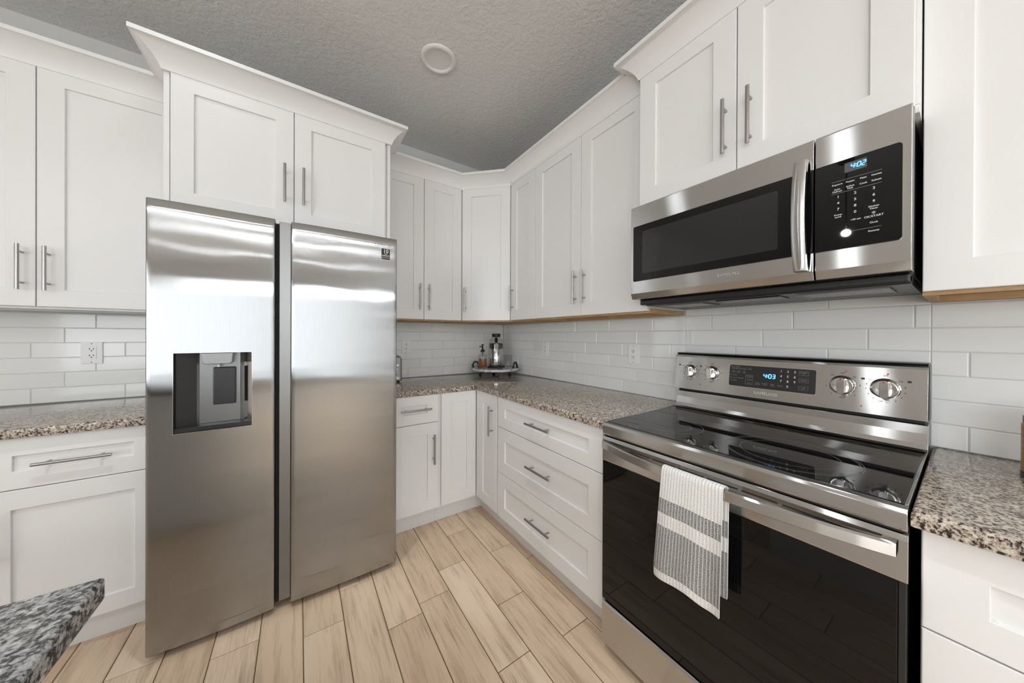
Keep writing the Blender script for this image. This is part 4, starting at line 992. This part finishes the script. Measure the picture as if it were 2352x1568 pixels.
# ------------------------------------------------------------------ toaster, right hand canister
def toaster():
    t = thing('toaster', 'silver toaster on the worktop, half hidden behind the refrigerator', 'toaster', (-1.12, -0.135, CT))
    x0, x1, y0, y1, z0, z1 = -1.203, -1.035, -0.232, -0.02, CT + 0.010, CT + 0.196
    s = MB(); s.prism([(x0, z0), (x1, z0), (x1, z1 - 0.03), (x1 - 0.008, z1 - 0.010), (x1 - 0.025, z1), (x0 + 0.025, z1), (x0 + 0.008, z1 - 0.010), (x0, z1 - 0.03)], lambda x, z, y: (x, y, z), y0, y1); s.build('body', M['darkmetal'], t, bevel=0.004)
    MB().box(x0 + 0.006, x1 - 0.010, y0 - 0.003, y0 - 0.0002, z0 + 0.004, z1 - 0.016).build('control_panel', M['grip'], t, bevel=0.002)
    for x in (x0 + 0.045, x1 - 0.055): MB().box(x - 0.010, x + 0.010, y0 + 0.03, y1 - 0.03, z1 + 0.0002, z1 + 0.001).build('slot', M['slot'], t)
    for x in (x0 + 0.05, x1 - 0.034): MB().lathe([(0.012, 0), (0.012, -0.010), (0.009, -0.013)], (x, y0 - 0.0035, z0 + 0.115), 'y', 20).build('knob', M['chrome'], t)
    MB().box(x1 - 0.065, x1 - 0.022, y0 - 0.006, y0 - 0.0032, z0 + 0.014, z0 + 0.032).build('badge', M['letterlight'], t)
    for i in range(3): MB().box(x1 - 0.05, x1 - 0.03, y0 - 0.006, y0 - 0.0032, z0 + 0.05 + 0.016 * i, z0 + 0.057 + 0.016 * i).build('button', M['letterlight'], t)
    for x in (x0 + 0.02, x1 - 0.02):
        for y in (y0 + 0.02, y1 - 0.02): MB().cyl((x, y, CT), (x, y, z0), 0.008, n=10).build('foot', M['blackrubber'], t)
toaster()
def canister():
    t = thing('canister', 'amber wood canister with dark base at the right edge of the photo', 'canister', (-0.175, -2.71, CT))
    MB().lathe([(0.056, CT), (0.058, CT + 0.002), (0.058, CT + 0.012)], (-0.175, -2.71, 0)).build('base_ring', M['blackplastic'], t)
    MB().lathe([(0.056, CT + 0.0125), (0.057, CT + 0.02), (0.057, CT + 0.13), (0.054, CT + 0.135)], (-0.175, -2.71, 0)).build('wood_body', M['amberwood'], t)
    MB().lathe([(0.055, CT + 0.1355), (0.055, CT + 0.15), (0.012, CT + 0.153), (0.012, CT + 0.17), (0.0001, CT + 0.171)], (-0.175, -2.71, 0)).build('lid', M['blackplastic'], t)
canister()

# ------------------------------------------------------------------ outlets
def outlet(label, side, c, zc, two=True):
    fn = (lambda u, z, d: (c + u, -0.0064 - d, z)) if side == 'A' else (lambda u, z, d: (-0.0064 - d, -c - u, z))
    t = thing('outlet', label, 'outlet', fn(0, zc, 0), 'white wall outlets on the backsplash')
    def bx(s, u0, u1, z0, z1, d0, d1, mi=0): s.prism([(u0, z0), (u1, z0), (u1, z1), (u0, z1)], lambda u, z, d: fn(u, z, d), d0, d1, mi)
    s = MB(); bx(s, -0.0365, 0.0365, zc - 0.057, zc + 0.057, 0, 0.0055); s.build('cover_plate', M['plate'], t, bevel=0.002)
    s = MB(); bx(s, -0.0165, 0.0165, zc - 0.033, zc + 0.033, 0.0056, 0.0075); s.build('receptacle', M['plate'], t, bevel=0.0008)
    s = MB()
    for dz in (-0.017, 0.017):
        for u in (-0.0065, 0.0065): bx(s, u - 0.0013, u + 0.0013, zc + dz, zc + dz + 0.008, 0.0074, 0.0078)
        bx(s, -0.0024, 0.0024, zc + dz - 0.008, zc + dz - 0.003, 0.0074, 0.0078)
    for dz in (-0.048, 0.048): bx(s, -0.002, 0.002, zc + dz - 0.002, zc + dz + 0.002, 0.0054, 0.0058)
    s.build('socket_slots', M['slot'], t)
outlet('white wall outlet above the left worktop, left of the refrigerator', 'A', -2.5505, 1.159)
outlet('white wall outlet just right of the refrigerator above the toaster', 'A', -0.944, 1.166)
outlet('white wall outlet on the tiles right of the marble tray', 'B', 0.644, 1.150)
outlet('white wall outlet on the tiles left of the range backguard', 'B', 1.4525, 1.150)

# ------------------------------------------------------------------ ceiling lamps
def can_light(x, y, lit, label, group=None, lens='lens'):
    t = thing('recessed_ceiling_light', label, 'ceiling light', (x, y, CEIL), group)
    s = MB(); s.lathe([(0.070, 0.0), (0.072, -0.006), (0.078, -0.010), (0.094, -0.007), (0.097, -0.001), (0.097, -0.0002), (0.070, -0.0002)], (x, y, CEIL), 'z', 48); 
    s.build('trim_ring', M['trimpaint'], t)
    if lit:
        MB().lathe([(0.068, -0.0015), (0.068, -0.004)], (x, y, CEIL), 'z', 32).build('lens', M[lens], t)
    else:
        s = MB(); s.lathe([(0.0715, 0.0), (0.070, 0.03), (0.064, 0.09), (0.058, 0.115), (0.0001, 0.116)], (x, y, CEIL), 'z', 48); s.build('reflector', plain('lamp_baffle', (0.55, 0.545, 0.535, 1), 0.35), t, fix=False)
        s = MB(); s.lathe([(0.030, 0.112), (0.034, 0.10), (0.036, 0.085), (0.030, 0.075), (0.0001, 0.072)], (x, y, CEIL), 'z', 32); s.build('bulb', M['plate'], t)
can_light(-1.019, -0.905, False, 'unlit recessed round ceiling light above the kitchen floor')
FILL_CANS = [(x, -3.9) for x in (-1.8, -2.7, -3.6, -4.5)]  # unseen row of cans added behind the camera as general fill
def floor_fill_can(x, y):
    t = can_light(x, y, False, 'added deep recessed fill light above the kitchen floor, out of view', 'added floor fill lights')
    d = bpy.data.lights.new('lamp', 'SPOT'); d.energy = 330; d.color = (0.91, 0.96, 1.0); d.spot_size = math.radians(70); d.spot_blend = 0.55; d.shadow_soft_size = 0.055  # unseen spot added to brighten the floor but not the upper doors
    o = bpy.data.objects.new('lamp', d); COL.objects.link(o); o.location = (x, y, CEIL + 0.01)
for (x, y) in ((-1.35, -2.0), (-2.1, -1.6)): floor_fill_can(x, y)
for (x, y) in FILL_CANS:
    can_light(x, y, True, 'added recessed fill light behind the camera', 'added fill lights behind the camera')
can_light(-2.05, -1.02, True, 'dim recessed ceiling light in front of the refrigerator, outside the photo', None, 'lens3')
for (y) in (-4.7, -5.45, -6.9):
    for x in (-0.7, -1.5, -2.3, -3.1, -3.9):
        can_light(x, y, True, 'lit recessed ceiling light in the living area behind the camera', 'lit ceiling lights of the living area', 'lens2')

# ------------------------------------------------------------------ unseen pendants added to light the tiled corner, height from refrigerator glints
for x in (-1.75, -1.30, -0.85):
    t = thing('pendant_lamp', 'added opal globe pendant lamp lighting the tiled corner, behind the camera', 'pendant lamp', (x, -5.05, 1.86), 'added opal globe pendants behind the camera')
    MB().lathe([(0.09 * math.sin(i / 14 * PI) + 1e-5, 1.95 - 0.09 * math.cos(i / 14 * PI)) for i in range(15)], (x, -5.05, 0), 'z', 28).build('globe', M['opal'], t)
    MB().cyl((x, -5.05, 2.042), (x, -5.05, CEIL - 0.021), 0.006, n=10).build('cord', M['blackplastic'], t)
    MB().lathe([(0.05, CEIL - 0.001), (0.05, CEIL - 0.02)], (x, -5.05, 0), 'z', 24).build('canopy', M['blackplastic'], t)

t = thing('pendant_lamp', 'small opal globe pendant over the island, outside the photo', 'pendant lamp', (-3.2, -1.97, 2.136))
MB().lathe([(0.029 * math.sin(i / 12 * PI) + 1e-5, 2.165 - 0.029 * math.cos(i / 12 * PI)) for i in range(13)], (-3.2, -1.97, 0), 'z', 24).build('globe', M['opal2'], t)
MB().cyl((-3.2, -1.97, 2.196), (-3.2, -1.97, CEIL - 0.021), 0.005, n=10).build('cord', M['blackplastic'], t)
MB().lathe([(0.05, CEIL - 0.001), (0.05, CEIL - 0.02)], (-3.2, -1.97, 0), 'z', 24).build('canopy', M['blackplastic'], t)
